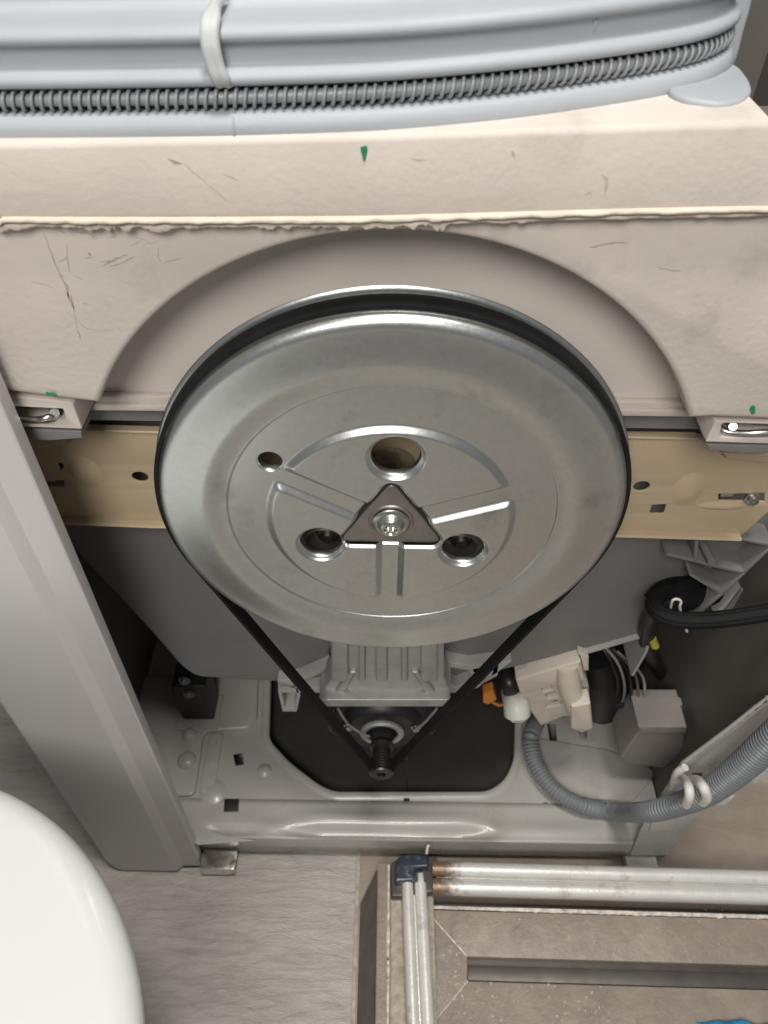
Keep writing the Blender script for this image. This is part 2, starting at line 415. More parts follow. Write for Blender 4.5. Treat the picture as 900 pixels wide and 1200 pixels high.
# openings in the rail as black plates; hole darkness is put into their colour
for pts in ([(263,936),(280,936),(279,951),(262,951)], [(473,932),(480,932),(480,938),(473,938)], [(524,956),(532,956),(532,964),(524,964)]):
    c = [G(x,y,Zp) for x,y in pts]
    plate_h('slot_darkness_plate', gp(pts,Zp+.0025), Zp+.0026, .004, 'black', base, bev=.0004)
plate_h('pressed_step', fillet(gp([(612,862),(718,880),(770,905),(742,940),(640,932),(612,905)], Zp+.002),.012), Zp+.003, .0028,'enamel', base, bev=.0014)
# right hand corner gusset of the tray
gus = fillet(pv([(738,1001),(752,968),(768,941),(784,916),(797,893),(845,857),(898,816),(925,796),(925,850),(900,876),(850,925),(824,944),(783,1001)], .018), .003)
gusset = plate_v('corner_gusset', gus, .0165, .002, 'enamel', W, [fillet(pv([(811,906),(823,906),(823,911),(811,911)],.0165),.001)], bev=.0008)
plate_v('gusset_fold', fillet(pv([(783,922),(797,894),(845,858),(900,815),(900,823),(845,867),(803,899),(790,924)],.015),.002), .0125, .004, 'enamel', gusset, bev=.0018)
plate_v('gusset_emboss', fillet(pv([(767,950),(795,955),(788,975),(760,975)],.015),.004), .0148, .0018, 'enamel', gusset, bev=.0008)
c = P(766,1008,.004); box('rear_foot', c.x-.020,c.x+.016,.004,.03,.001,.015,'white', W, bev=.002)
# left plated hinge foot
c = P(244,1003,.0)
ft = plate_h('plated_foot', fillet([(-.203,-.004),(-.166,-.004),(-.163,.0),(-.163,.018),(-.203,.018)],.003), .024, .0015, 'chrome', W, bev=.0006)
plate_v('foot_fold', fillet([(-.203,.006),(-.172,.006),(-.164,.013),(-.163,.0228),(-.203,.0228)],.002), -.0035, .0015, 'chrome', ft, bev=.0006)
# clear tie film on the post corner
plate_h('pressed_fold', gp([(214,975),(226,966),(262,979),(300,985),(232,990)], .058), .058, .001, 'enamel', base, bev=.0004)

M['bottom'] = mat('dark_brown_board', (.035,.027,.024), .7, var=.25, vscale=12)
bc=G(476,905,.022)
plate_h('bottom_panel',[(-.17,.03),(bc.x,.03),(bc.x,.40),(-.17,.40)],.022,.003,'bottom',base,bev=.0006)
plate_h('bottom_panel',[(bc.x+.0015,.03),(.22,.03),(.22,.40),(bc.x+.0015,.40)],.026,.003,'bottom',base,bev=.0006)
# ---- tub shell (behind everything)
Yt = .105
tub_pts = fillet(pv([(-60,560),(60,612),(95,655),(138,700),(180,745),(212,782),(230,794),(330,800),(384,797),(388,755),(522,757),(520,800),(590,786),(660,768),(735,748),(757,742),(770,700),(830,672),(930,610),(930,470),(-60,470)], Yt), .012, 5)
tub = plate_v('outer_tub', tub_pts, Yt, .05, 'tub', W, bev=.004)
def barrel():
    # the drum barrel behind the tub face
    prof = [(.02,0),(.235,0),(.252,-.012),(.255,-.05),(.255,-.24),(.0,-.25)]
    return lathe_mesh(prof, (.005,Yt+.045,.60), 72)
link('tub_barrel', barrel(), 'tub', tub, ang=40)
# edge lip of the tub with its curled hook at the right
lippts = [P(x,y,Yt-.004) for x,y in [(606,786),(650,776),(700,762),(740,750),(753,748),(759,753),(757,764),(748,780),(741,792)]]
q = resample(catmull(lippts,8), .003)[0]
v=[];f=[]
for i,p in enumerate(q):
    t = (q[min(i+1,len(q)-1)]-q[max(i-1,0)]).normalized(); nr = Vector((-t.z,0,t.x))
    for o_,y_ in ((-.0013,0),(.0013,0),(.0013,.05),(-.0013,.05)): v.append(p+nr*o_+Vector((0,y_,0)))
for i in range(len(q)-1):
    for j in range(4): f.append((i*4+j,i*4+(j+1)%4,(i+1)*4+(j+1)%4,(i+1)*4+j))
f.append((0,1,2,3)); n_=4*(len(q)-1); f.append((n_+3,n_+2,n_+1,n_))
bm=bmesh.new(); bm.from_mesh(me_from(v,f)); link('tub_rim', bm_mesh(bm), 'tub_light', tub, ang=40)
# ribs at right
def rib(p0,p1,w0=5,depth=.03,Y=Yt-.022,name='tub_rib',m='tub'):
    a,b_ = P(*p0,Y), P(*p1,Y); t=(b_-a).normalized(); nr=Vector((-t.z,0,t.x))*(w0*.00028)
    return plate_v(name, [((a+nr).x,(a+nr).z),((b_+nr).x,(b_+nr).z),((b_-nr).x,(b_-nr).z),((a-nr).x,(a-nr).z)], Y, depth, m, tub, bev=.0006)
rib((782,650),(872,672)); rib((815,658),(818,618)); rib((872,672),(905,640)); rib((810,674),(846,696)); rib((846,696),(872,672)); rib((812,725),(846,696),7)
rib((850,628),(905,640)); 
c=P(829,640,Yt-.02); tube('tub_pin', [P(822,634,Yt-.004), P(834,658,Yt-.026)], .0032, 'tub', tub, 10, 0)
pb = plate_v('pale_bracket', fillet(pv([(835,722),(862,696),(884,676),(930,660),(930,700),(890,705),(884,716)], .125),.003), .125,.012,'tub_light',W,bev=.002)
plate_v('bracket_slot', fillet(pv([(846,718),(868,690),(876,686),(878,696),(852,722)],.124),.003), .122,.004,'tub',pb,bev=.001)
# plastic struts either side of the motor carrier
def strut(pts, Y=Yt-.012, th=.02, m='tub_light', hole=None, name='tub_strut'):
    return plate_v(name, fillet(pv(pts,Y),.001,2), Y, th, m, tub, [fillet(pv(hole,Y),.001,2)] if hole else [], bev=.0006)
strut([(350,795),(385,780),(386,802),(377,812),(330,812),(325,798)], hole=[(354,799),(381,787),(381,800),(372,806),(345,806)])
strut([(326,799),(348,803),(352,815),(348,834),(331,834),(326,812)], hole=[(330,804),(346,807),(348,816),(345,830),(334,830),(330,812)])
strut([(522,775),(550,780),(580,776),(600,775),(560,806),(545,812),(525,812)], hole=[(528,782),(550,786),(553,797),(534,804),(528,800)])
strut([(553,784),(585,778),(583,792),(562,803)], hole=[(558,788),(578,783),(576,790),(563,797)])

# ---- beige cross bar
Yb = .078
bar_out = pv([(-70,497),(20,497),(104,499),(300,504),(500,505),(740,507),(815,508),(826,514),(920,516),(920,560),(905,596),(868,629),(735,625),(500,620),(180,614),(60,609),(-70,604)], Yb)
holes = [ellipse(tuple(P(164,559,Yb).xz),.0058,.0048,24), ellipse(tuple(P(752,570,Yb).xz),.0058,.0048,24), fillet(pv([(764,592),(781,591),(778,602),(761,602)],Yb),.001),
         fillet(pv([(40,564),(75,563),(75,571),(40,571)],Yb),.0006), fillet(pv([(842,579),(896,578),(896,588),(842,587)],Yb),.0006), fillet(pv([(66,543),(73,543),(74,547),(71,553),(69,548)],Yb),.0003)]
bar = plate_v('cross_bar', bar_out, Yb, .002, 'beige', W, holes, bev=.0006)
def bar_lip(name, pts, h, Yo):
    q = [P(x,y,Yb) for x,y in pts]; v=[]; f=[]
    for p in q:
        v += [p+Vector((0,-Yo,h)), p+Vector((0,-Yo-.001,0)), p+Vector((0,-Yo,-h)), p+Vector((0,.0005,-h)), p+Vector((0,.0005,h))]
    for i in range(len(q)-1):
        for j in range(5): a,b_=i*5+j,i*5+(j+1)%5; f.append((a,b_,b_+5,a+5))
    bm=bmesh.new(); bm.from_mesh(me_from(v,f)); return link(name,bm_mesh(bm),'beige',bar,ang=30)
bar_lip('folded_edge', [(-70,602),(60,607),(180,612),(500,618),(735,623),(866,627)], .0016, .005)
bar_lip('folded_edge', [(100,500),(300,505),(500,506),(740,508),(822,510)], .0010, .004)
# pressed dimples of the bar
def dimple(px,py,a,b_,h,rot=0):
    c=P(px,py,Yb); v=[];f=[];n=28;prof=[(1,-.0002),(.8,.25),(.5,.8),(.25,1)]
    for i in range(n):
        t=2*math.pi*i/n
        for r,hh in prof:
            x,z=a*r*math.cos(t),b_*r*math.sin(t); v.append((c.x+x*math.cos(rot)-z*math.sin(rot),Yb-h*hh+.0002,c.z+x*math.sin(rot)+z*math.cos(rot)))
    k=len(prof)
    for i in range(n):
        for j in range(k-1): f.append((i*k+j,((i+1)%n)*k+j,((i+1)%n)*k+j+1,i*k+j+1))
    f.append(tuple(i*k+k-1 for i in range(n)))
    bm=bmesh.new(); bm.from_mesh(me_from(v,f)); link('pressed_dimple',bm_mesh(bm),'beige',bar,ang=60)
dimple(100,553,.012,.016,.0030); dimple(806,574,.012,.018,.0030)
dimple(845,593,.020,.0045,.0022)
for pts in ([(60,566),(40,566)],[(862,583),(846,583)]):
    box('slot_insert', *sorted((P(*pts[0],Yb).x,P(*pts[1],Yb).x)), Yb+.003,Yb+.008, P(*pts[0],Yb).z-.004, P(*pts[0],Yb).z+.004,'steel',bar,bev=.0008)
def screw(name, c, r, parent, m='steel', washer=1.35):
    o = lathe(name, [(0,.0040),(r*.40,.0040),(r*.42,.0028),(r*.55,.0028),(r*.60,.0042),(r*.9,.0040),(r,.0032),(r,.0012),(r*washer,.0010),(r*washer,-.0005)], c, m, parent, 28)
    return o
c=P(881,583,Yb); sw = screw('slot_screw', (c.x,Yb-.0006,c.z), .0042, bar)
lathe('screw_cross', [(0,.0030),(.0011,.0030),(.0013,.0022)], (c.x,Yb-.0006,c.z), 'brownsteel', sw, 8)

# ---- concrete counterweight
Yc = .024
cw = thing('_tmp', (0,0,0), 'x', 'x'); bpy.data.objects.remove(cw)
r_arch = .0
arc_px = [(104,470),(111,446),(125,420),(145,391),(170,365),(198,340),(230,318),(264,299),(300,285),(340,275)]
arcR_px = [(580,275),(640,299),(680,322),(718,351),(750,385),(778,414),(800,446),(814,470),(822,488)]
AX, AZ, AR = .0045, .5845, .1846
arch = []
a0 = math.atan2(P(104,469,Yc).z-AZ, P(104,469,Yc).x-AX); a1 = math.atan2(P(822,487,Yc).z-AZ, P(822,487,Yc).x-AX)
for i in range(49):
    t = a1+(a0-a1)*i/48; arch.append((AX+AR*math.cos(t), AZ+AR*math.sin(t)))
lobeL = pv([(96,471),(0,459),(-90,450)], Yc); lobeR = pv([(905,493),(834,490)], Yc)
top = pv([(-90,238),(300,236),(600,234),(985,222)], Yc)
right_edge = pv([(985,480)],Yc)
outline = arch + lobeL + [top[0],top[1],top[2],top[3]] + right_edge + lobeR
weight = plate_v('counterweight', outline, Yc, .075, 'concrete', W, bev=.0035)
# upper slab standing a little proud
slab = pv([(-90,171),(-1,168),(450,158),(905,142),(985,244),(700,251),(450,256),(0,258),(-90,260)], Yc-.006)
plate_v('upper_slab', slab, Yc-.006, .125, 'concrete', weight, bev=.003)
plate_v('weight_end', pv([(906,148),(1000,148),(1000,250),(985,246)],.10), .10,.03,'inside',weight,bev=0)
# pocket wall behind the pulley
pk = pv([(60,205),(860,205),(860,478),(60,468)], .060)
pocket = plate_v('pocket_wall', pk, .0605, .012, 'pocket', weight, bev=0)
plate_v('pocket_ledge', pv([(95,463),(500,467),(840,472),(840,487),(500,484),(95,479)],.056), .0555,.005,'concrete',weight,bev=.0014)
plate_v('pocket_ledge', pv([(95,474),(500,478),(840,481),(840,489),(500,485),(95,481)],.053), .0525,.004,'concrete',weight,bev=.0012)
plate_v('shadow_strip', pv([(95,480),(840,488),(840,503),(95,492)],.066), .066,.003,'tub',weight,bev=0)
# ragged cream mould flash along the seam
def flash(y0px, name, amp, Y, hmin):
    v=[];f=[]; N=420
    for i in range(N+1):
        px=-60+i*(1000/N); py = y0px + (3 if px<0 else 0) + (0 if px<450 else -(px-450)*.022) + (1.5*math.sin(px*.006)) - (0 if px>450 else (450-px)*-.004)
        nz = noise.noise(Vector((px*.02,y0px,0)))+.7*noise.noise(Vector((px*.09,y0px,3)))+.45*noise.noise(Vector((px*.31,y0px,5)))
        damp = 1 if px<660 else .35
        damp *= .35+.9*(math.exp(-((px-130)/60)**2)+math.exp(-((px-520)/45)**2)+.5*math.exp(-((px-330)/60)**2))
        h = hmin + amp*max(0,nz+.45)*damp
        a=P(px,py,Y)
        yo = .0012*noise.noise(Vector((px*.05,9,y0px)))
        for o_,dz in ((.008,.0004),(0,0),(-.0010+yo,-.0006),(-.0014+yo,-.0012-h*.5),(-.0009+yo,-.0015-h),(.008,-.0012-h)):
            v.append((a.x, a.y+o_, a.z+dz))
    for i in range(N):
        for j in range(5): f.append((i*6+j,i*6+j+1,(i+1)*6+j+1,(i+1)*6+j))
    bm=bmesh.new(); bm.from_mesh(me_from(v,f)); link(name,bm_mesh(bm),'flash',weight,ang=70)
flash(253.5,'mould_flash',.0008,Yc-.007,.0006)
flash(257.5,'mould_flash',.0042,Yc-.0045,.0006)
# green paint dabs
def dab(pts, Y):
    plate_v('paint_dab', fillet(pv(pts,Y),.0008,3), Y-.0004, .0006, 'green', weight, bev=.0002)
dab([(422,172),(430,170),(431,176),(428,188),(426,189),(424,180)], Yc-.006)
dab([(53,459),(64,460),(67,464),(55,463)], Yc-.001); dab([(881,474),(885,476),(885,484),(881,486),(878,480)], Yc)
# cracks and scuffs rubbed into the casting
M['scuff'] = mat('dark_scuff', (.40,.35,.315), .8, var=.25, vscale=90)
def scuffs(name, lines, Y):
    v=[];f=[]
    for pts,wd in lines:
        q=[P(x,y,Y) for x,y in pts]; q=resample(catmull(q,6),.0025)[0]; n=len(q); base_=len(v)
        for i,p in enumerate(q):
            t=(q[min(i+1,n-1)]-q[max(i-1,0)]).normalized(); nr=Vector((-t.z,0,t.x))
            ww=.62*wd*(.15+math.sin(math.pi*i/max(1,n-1))**.5)*(.55+.9*abs(noise.noise(p*160)))
            j=nr*(.0007*noise.noise(p*220))
            v += [p+nr*ww+j, p-nr*ww+j]
        for i in range(n-1): a=base_+i*2; f.append((a,a+1,a+3,a+2))
    bm=bmesh.new(); bm.from_mesh(me_from(v,f)); o=link(name,bm_mesh(bm),'scuff',weight,ang=180); o['kind']='stuff'; return o
L=[([(50,272),(58,290),(66,312),(74,330),(82,350),(88,372),(92,392),(97,400)],.0005),([(74,330),(80,338),(80,352)],.0007),([(84,345),(86,364)],.0006),([(88,372),(100,384),(118,387),(134,386)],.0003),
   ([(35,330),(48,332),(64,338)],.0004),([(92,388),(94,397)],.0007),([(118,312),(135,305),(150,298)],.0005),([(125,313),(142,309),(158,300)],.0004),([(186,288),(185,300),(190,308)],.0004),([(192,307),(215,302)],.0005),
   ([(140,328),(150,332)],.0005),([(95,355),(104,357)],.0004),([(88,272),(104,274),(112,282)],.0009),([(103,296),(106,300)],.0016),([(78,285),(80,305),(82,320)],.0004),([(770,312),(790,318),(801,317)],.0005),([(690,290),(720,284),(735,286)],.0008)]
rnd=random.Random(3)
for _ in range(26):
    x,y=rnd.uniform(60,215),rnd.uniform(270,330); a_=rnd.uniform(-.5,.5); l_=rnd.uniform(5,16)
    if y > 330-(x-60)*.25: continue
    L.append(([(x,y),(x+l_*.5,y+l_*.5*a_+1),(x+l_,y+l_*a_)],rnd.uniform(.0002,.0005)))
scuffs('scuff_marks', L, Yc-.00012)
scuffs('scuff_marks', [([(215,192),(235,208),(250,222),(266,237)],.0003),([(262,205),(272,208),(281,213)],.0004),([(196,186),(206,190),(213,192)],.0016),([(705,205),(712,212),(709,226)],.0014),([(685,228),(694,225)],.0005),([(600,176),(604,184)],.0010),([(480,186),(500,188)],.0003)], Yc-.00615)
# clip housings under each lobe
def housing(pts, hole, under, tab, side):
    h = plate_v('clip_housing', fillet(pv(pts,Yc+.004),.0012,3), Yc+.003, .03, 'concrete', weight, [fillet(pv(hole,Yc+.004),.0015,3)], bev=.0009)
    plate_v('housing_back', pv([(x+ (0),y) for x,y in pts], Yc+.03), Yc+.034, .004, 'black', h, bev=0)
    plate_v('rubber_pad', fillet(pv(under,Yc+.008),.0006,2), Yc+.006, .03, 'tub', h, bev=.0006)
    plate_v('cream_tab', fillet(pv(tab,Yb),.001,2), Yb-.004, .006, 'beige', h, bev=.0008)
    return h
hl = housing([(-60,455),(80,470),(86,472),(97,502),(-60,496)], [(-60,469),(76,476),(81,490),(60,497),(-60,489)], [(-60,497),(96,503),(98,511),(60,514),(-60,508)], [(-60,508),(86,511),(76,518),(50,521),(30,518),(-60,514)], 1)
hr = housing([(838,492),(842,492),(960,496),(960,521),(826,517)], [(846,495),(960,498),(960,514),(843,511)], [(826,518),(960,521),(960,530),(870,529),(829,525)], [(842,526),(960,530),(960,538),(890,538),(850,533)], 1)
# sprung steel clips inside
tube('steel_clip', [P(-20,484,Yc+.012),P(10,486,Yc+.006),P(24,491,Yc+.004),P(45,492,Yc+.003),P(58,489,Yc+.004),P(74,488,Yc+.012)], .0021, 'steel', hl, 8)
tube('clip_bolt', [P(62,480,Yc+.026),P(64,484,Yc+.006)], .0028, 'steel', hl, 12, 0)
lathe('clip_cup', [(0,.008),(.010,.007),(.016,.002),(.017,-.004)], tuple(P(40,484,Yc+.024)), 'brownsteel', hl, 28)
tube('steel_clip', [P(842,500,Yc+.010),P(852,506,Yc+.006),P(875,508,Yc+.004),P(900,507,Yc+.003),P(930,508,Yc+.004)], .0021, 'steel', hr, 8)
tube('clip_bolt', [P(857,498,Yc+.022),P(859,500,Yc+.006)], .0024, 'steel', hr, 12, 0)
lathe('clip_cup', [(0,.008),(.012,.007),(.017,.002),(.018,-.004)], tuple(P(885,502,Yc+.022)), 'brownsteel', hr, 28)

# ---- door gasket lying over the weight
Zg = .8115
def GT(px,py,dz=0):
    z=.8135
    for _ in range(4):
        p=G(px,py,z); z=.8136+(.048 if p.x>0 else .035)*max(-.22,min(.2,p.x))+dz
    return G(px,py,z)
gpath = [GT(x,y,-.0015) for x,y in [(-420,150),(-260,163),(-100,167),(0,166),(140,165),(280,163),(450,157),(600,143),(700,129),(760,119),(805,109),(836,97),(852,82)]]
gpath += [gpath[-1]+Vector((.004,.03,0)), gpath[-1]+Vector((-.004,.075,0)), gpath[-1]+Vector((-.03,.12,0))]
gpath = resample(catmull(gpath,10), .0035)[0]
def gsweep(name, prof, m, parent, i0=0, i1=None, path=gpath):
    v=[];f=[];k=len(prof); pts=path[i0:i1]; n=len(pts)
    for i,p in enumerate(pts):
        t=(pts[min(i+1,n-1)]-pts[max(i-1,0)]).normalized(); nr=Vector((t.y,-t.x,0))
        for o_,z in prof: v.append(p+nr*o_+Vector((0,0,z)))
    for i in range(n-1):
        for j in range(k-1): f.append((i*k+j,(i+1)*k+j,(i+1)*k+j+1,i*k+j+1))
    bm=bmesh.new(); bm.from_mesh(me_from(v,f)); return link(name,bm_mesh(bm),m,parent,ang=50)
gprof2 = [(-.03,-.001),(.000,-.0015),(.0016,.001),(.0018,.006),(.0004,.0105),(-.0015,.0123),(-.0045,.0135),(-.0105,.0136),(-.0125,.0155),(-.0125,.0240),(-.0105,.0262),
          (-.0045,.0262),(-.0018,.0276),(-.0010,.0300),(-.0020,.0328),(-.0048,.0348),(-.0070,.0356),(-.0078,.0372),(-.0078,.0445),(-.0066,.0466),(-.0040,.0480),(-.0032,.0506),(-.0046,.0538),
          (-.0082,.0556),(-.016,.0560),(-.030,.0562),(-.038,.0570),(-.040,.0600),(-.040,.085),(-.044,.088),(-.062,.089),(-.07,.086)]
gprof2 = [(o_*.85,z*.74) for o_,z in gprof2]
gas = gsweep('door_gasket', gprof2, 'gasket', W)
# coil spring in the groove
sp_path = []
for i,p in enumerate(gpath):
    t=(gpath[min(i+1,len(gpath)-1)]-gpath[max(i-1,0)]).normalized(); sp_path.append(p+Vector((t.y,-t.x,0))*(-.0056)+Vector((0,0,.0147)))
i0 = 22
sp, L = resample(sp_path, .00042)
pitch, rr = .0041, .0038
hel=[]; 
for i,p in enumerate(sp):
    t=(sp[min(i+1,len(sp)-1)]-sp[max(i-1,0)]).normalized(); nr=Vector((t.y,-t.x,0)); a=2*math.pi*(i*L/(len(sp)-1))/pitch
    hel.append(p+nr*(rr*math.cos(a))+Vector((0,0,1))*(rr*1.05*math.sin(a)))
link('retaining_spring', tube_mesh(hel,.00085,6), 'spring', gas, ang=80)
link('spring_core', tube_mesh(resample(sp_path,.006)[0], .0027, 8), 'spring', gas, ang=80)
# moulded pull tab and seam
def gpt(px,py):   # nearest path frame to a picture column
    best=min(range(2,len(gpath)-2), key=lambda i: abs(gpath[i].x-G(px,py,Zg).x)); p=gpath[best]; t=(gpath[best+1]-gpath[best-1]).normalized(); return p,t,Vector((t.y,-t.x,0))
p,t,nr=gpt(266,163)
tabp=[p+t*-.0005+nr*-.040+Vector((0,0,.062)),p+t*-.001+nr*-.016+Vector((0,0,.0600)),p+t*-.002+nr*-.0035+Vector((0,0,.0560)),p+t*-.0025+nr*.0005+Vector((0,0,.048)),p+t*-.0015+nr*.0010+Vector((0,0,.038)),p+t*.0005+nr*.0008+Vector((0,0,.031)),p+t*.0015+nr*-.003+Vector((0,0,.0268))]
q=resample(catmull(tabp,8),.0012)[0]; v=[];f=[]
tabc=p
for i,c in enumerate(q):
    c=tabc+(c-tabc)*.76
    T=(q[min(i+1,len(q)-1)]-q[max(i-1,0)]).normalized(); B=T.cross(t).normalized()
    if B.dot(nr)<0: B=-B
    wd = .0022 + .0016*smst(.3,.5,i/len(q))
    for a_,b_ in ((-1,-.8),(-.95,.4),(-.5,.9),(-.1,.55),(.1,.55),(.5,.9),(.95,.4),(1,-.8)): v.append(c+t*(a_*wd)+B*(b_*.0016))
for i in range(len(q)-1):
    for j in range(8): f.append((i*8+j,i*8+(j+1)%8,(i+1)*8+(j+1)%8,(i+1)*8+j))
f.append(tuple(range(8))); f.append(tuple((len(q)-1)*8+j for j in range(8)))
bm=bmesh.new(); bm.from_mesh(me_from(v,f)); link('pull_tab', bm_mesh(bm), 'strap', gas, ang=60)
p,t,nr=gpt(280,150)
tube('mould_seam', [p+nr*.0012+Vector((0,0,-.0005)),p+nr*.0019+Vector((0,0,.003)),p+nr*.0014+Vector((0,0,.006)),p+nr*-.0002+Vector((0,0,.0088))], .0005,'gasket',gas,6,4)
# rounded ear at the right end
ez=GT(800,110).z+.0015
ear = fillet(gp([(780,108),(800,118),(822,122),(846,125),(870,121),(881,111),(878,98),(866,82),(848,74),(815,86)], ez),.006)
plate_h('gasket_ear', ear, ez+.0015, .004, 'gasket', gas, bev=.0016)
plate_v('gasket_flap', fillet(pv([(842,-40),(889,-40),(881,10),(872,40),(866,66),(858,84),(838,84),(846,40)],.165),.004), .165,.006,'gasket',gas,bev=.0025)
# bands moulded on the flat wall of the gasket
for px in (670,800):
    p,t,nr=gpt(px,110)
    v=[]
    tube('mould_seam',[p+nr*-.0075+Vector((0,0,.0275)),p+nr*-.0066+Vector((0,0,.030)),p+nr*-.0062+Vector((0,0,.0335))],.0006,'gasket',gas,6,3)

# ---- big belt pulley
Yp=.015; PX,PZ=.0055,.5842
HX,HZ=P(458,610,.019).x,P(458,610,.019).z
S = .985
Rs=.0795
holes=[(HX+.0020,HZ+.0560,.0154),(HX-.0455,HZ-.0205,.0144),(HX+.0480,HZ-.0240,.0144),(HX-.0725,HZ+.0495,.0078)]
tri=[(HX,HZ+.0285),(HX-.0255,HZ-.0150),(HX+.0265,HZ-.0150)]
def tri_sd(x,z):     # rounded triangle distance (numpy)
    rc=.006; d=np.full(x.shape,-1e9)
    cx=sum(p[0] for p in tri)/3; cz=sum(p[1] for p in tri)/3
    pts=[np.array((cx+(p[0]-cx),cz+(p[1]-cz))) for p in tri]
    # polygon sdf
    dmin=np.full(x.shape,1e9); s=np.ones(x.shape); n=3
    for i in range(3):
        a=pts[i]; b_=pts[(i+2)%3]
        e=b_-a; wx=x-a[0]; wz=z-a[1]; h=np.clip((wx*e[0]+wz*e[1])/e.dot(e),0,1)
        bx=wx-e[0]*h; bz=wz-e[1]*h; dmin=np.minimum(dmin,bx*bx+bz*bz)
        c1=z>=a[1]; c2=z<b_[1]; c3=e[0]*wz>e[1]*wx
        allc=(c1&c2&c3)|(~c1&~c2&~c3); s=np.where(allc,-s,s)
    return s*np.sqrt(dmin)-rc
def sst(a,b_,x):
    t=np.clip((x-a)/(b_-a),0,1); return t*t*(3-2*t)
NA=720
rad=np.concatenate([np.arange(.006,.0995,.0006),np.arange(.0995,.106,.0004),np.arange(.106,.1375,.0015),np.linspace(.1375,.1462,24)])
NR=len(rad)
th=np.linspace(0,2*np.pi,NA,endpoint=False)
RR,TH=np.meshgrid(rad,th,indexing='ij')
# relief is centred on the pulley axis (rim centre); hub axis the same
cx0,cz0=(PX+HX)/2,(PZ+HZ)/2
X=cx0+RR*np.cos(TH); Z=cz0+RR*np.sin(TH)
def height(X,Z):
    r=np.hypot(X-cx0,Z-cz0); t=np.arctan2(Z-HZ,X-HX)
    h=np.where(r<.1045,-.0030,0.)
    h=-.0036+.0011*sst(.1030,.1043,r)+.0025*sst(.1043,.1190,r)
    rb=np.clip((r-.1396)/(.1462-.1396),0,1)
    h-= .0020*sst(.1170,.1400,r)*(r>.117)
    h-= .0058*(1-np.sqrt(np.clip(1-rb**2,0,1)))
    rh=np.hypot(X-HX,Z-HZ)
    d=np.full(X.shape,1e9)
    spoke=np.full(X.shape,1e9)
    for a in (150,20,270):
        a=R(a); ux,uz=math.cos(a),math.sin(a)
        al=(X-HX)*ux+(Z-HZ)*uz; pe=np.abs(-(X-HX)*uz+(Z-HZ)*ux)
        spoke=np.minimum(spoke,np.where(al>-.004,pe,1e9))
    d1=Rs-rh; d2=spoke-.0048
    k=.004; hh=np.clip(.5+.5*(d2-d1)/k,0,1); d=d2*(1-hh)+d1*hh-k*hh*(1-hh)
    h+= .0034*sst(0,.0052,d)
    # rolled edges of the holes dip in
    for (hx,hz,hr) in holes[:3]:
        e=np.hypot(X-hx,Z-hz)-hr; h-= .0022*(1-sst(0,.0026,e))
    e=tri_sd(X,Z); h-= .0022*(1-sst(0,.0024,e))
    return h
sd=np.full(X.shape,1e9)
for hx,hz,hr in holes: sd=np.minimum(sd,np.hypot(X-hx,Z-hz)-hr)
sd=np.minimum(sd,tri_sd(X,Z))
# snap vertices of cut cells onto the hole edges
def sdf(X,Z):
    s=np.full(X.shape,1e9)
    for hx,hz,hr in holes: s=np.minimum(s,np.hypot(X-hx,Z-hz)-hr)
    return np.minimum(s,tri_sd(X,Z))
ins=sd<0
nb=np.zeros_like(ins)
for sh in ((1,0),(-1,0),(0,1),(0,-1),(1,1),(1,-1),(-1,1),(-1,-1)):
    nb|=~np.roll(ins,sh,(0,1))
mv=ins&nb
for _ in range(3):
    s0=sdf(X,Z); e=1e-5
    gx_=(sdf(X+e,Z)-s0)/e; gz_=(sdf(X,Z+e)-s0)/e; g2=gx_**2+gz_**2+1e-9
    X=np.where(mv,X-s0*gx_/g2,X); Z=np.where(mv,Z-s0*gz_/g2,Z)
Hh=height(X,Z)
co=np.stack([X,Yp-Hh,Z],-1).reshape(-1,3)
ii,jj=np.meshgrid(np.arange(NR-1),np.arange(NA),indexing='ij'); j2=(jj+1)%NA
q4=np.stack([ii*NA+jj,ii*NA+j2,(ii+1)*NA+j2,(ii+1)*NA+jj],-1).reshape(-1,4)
keep=~(ins.reshape(-1)[q4].all(1)); keep&=~(ii.reshape(-1)*0+ins[0,0]).astype(bool)|keep
faces=q4[keep].tolist()
me=bpy.data.meshes.new('m'); me.from_pydata(co.tolist(),[],faces); me.update()
bm=bmesh.new(); bm.from_mesh(me)
bmesh.ops.delete(bm,geom=[v_ for v_ in bm.verts if not v_.link_faces],context='VERTS')
bmesh.ops.recalc_face_normals(bm,faces=bm.faces[:])
# face the viewer
if sum(f_.normal.y for f_ in list(bm.faces)[:200])>0: bmesh.ops.reverse_faces(bm,faces=bm.faces[:])
bm.to_mesh(me); bm.free()
pul=link('belt_pulley', me, 'zinc', W, smooth=True, ang=70)
# rim drum and rear flange
lathe('pulley_rim', [(.1458,-.0072),(.1462,-.0080),(.1462,-.0094),(.1452,-.0102),(.1452,-.0215),(.1462,-.0222),(.1490,-.0228),(.1506,-.0232),(.1513,-.0241),(.1506,-.0250),(.1440,-.0250),(.1400,-.0240),(.138,-.012)], (cx0,Yp,cz0+.0005), 'zinc', pul, 200, 'Y', 50)
for (hx,hz,hr) in holes:
    zz_=float(height(np.array([[hx+hr+.0001]]),np.array([[hz]]))[0,0])
    lathe('hole_lip', [(hr+.0006,zz_+.0001),(hr-.0002,zz_-.0004),(hr-.0008,zz_-.0018),(hr-.0009,zz_-.0050),(hr,zz_-.0050)], (hx,Yp,hz), 'zinc', pul, 48, 'Y', 60)
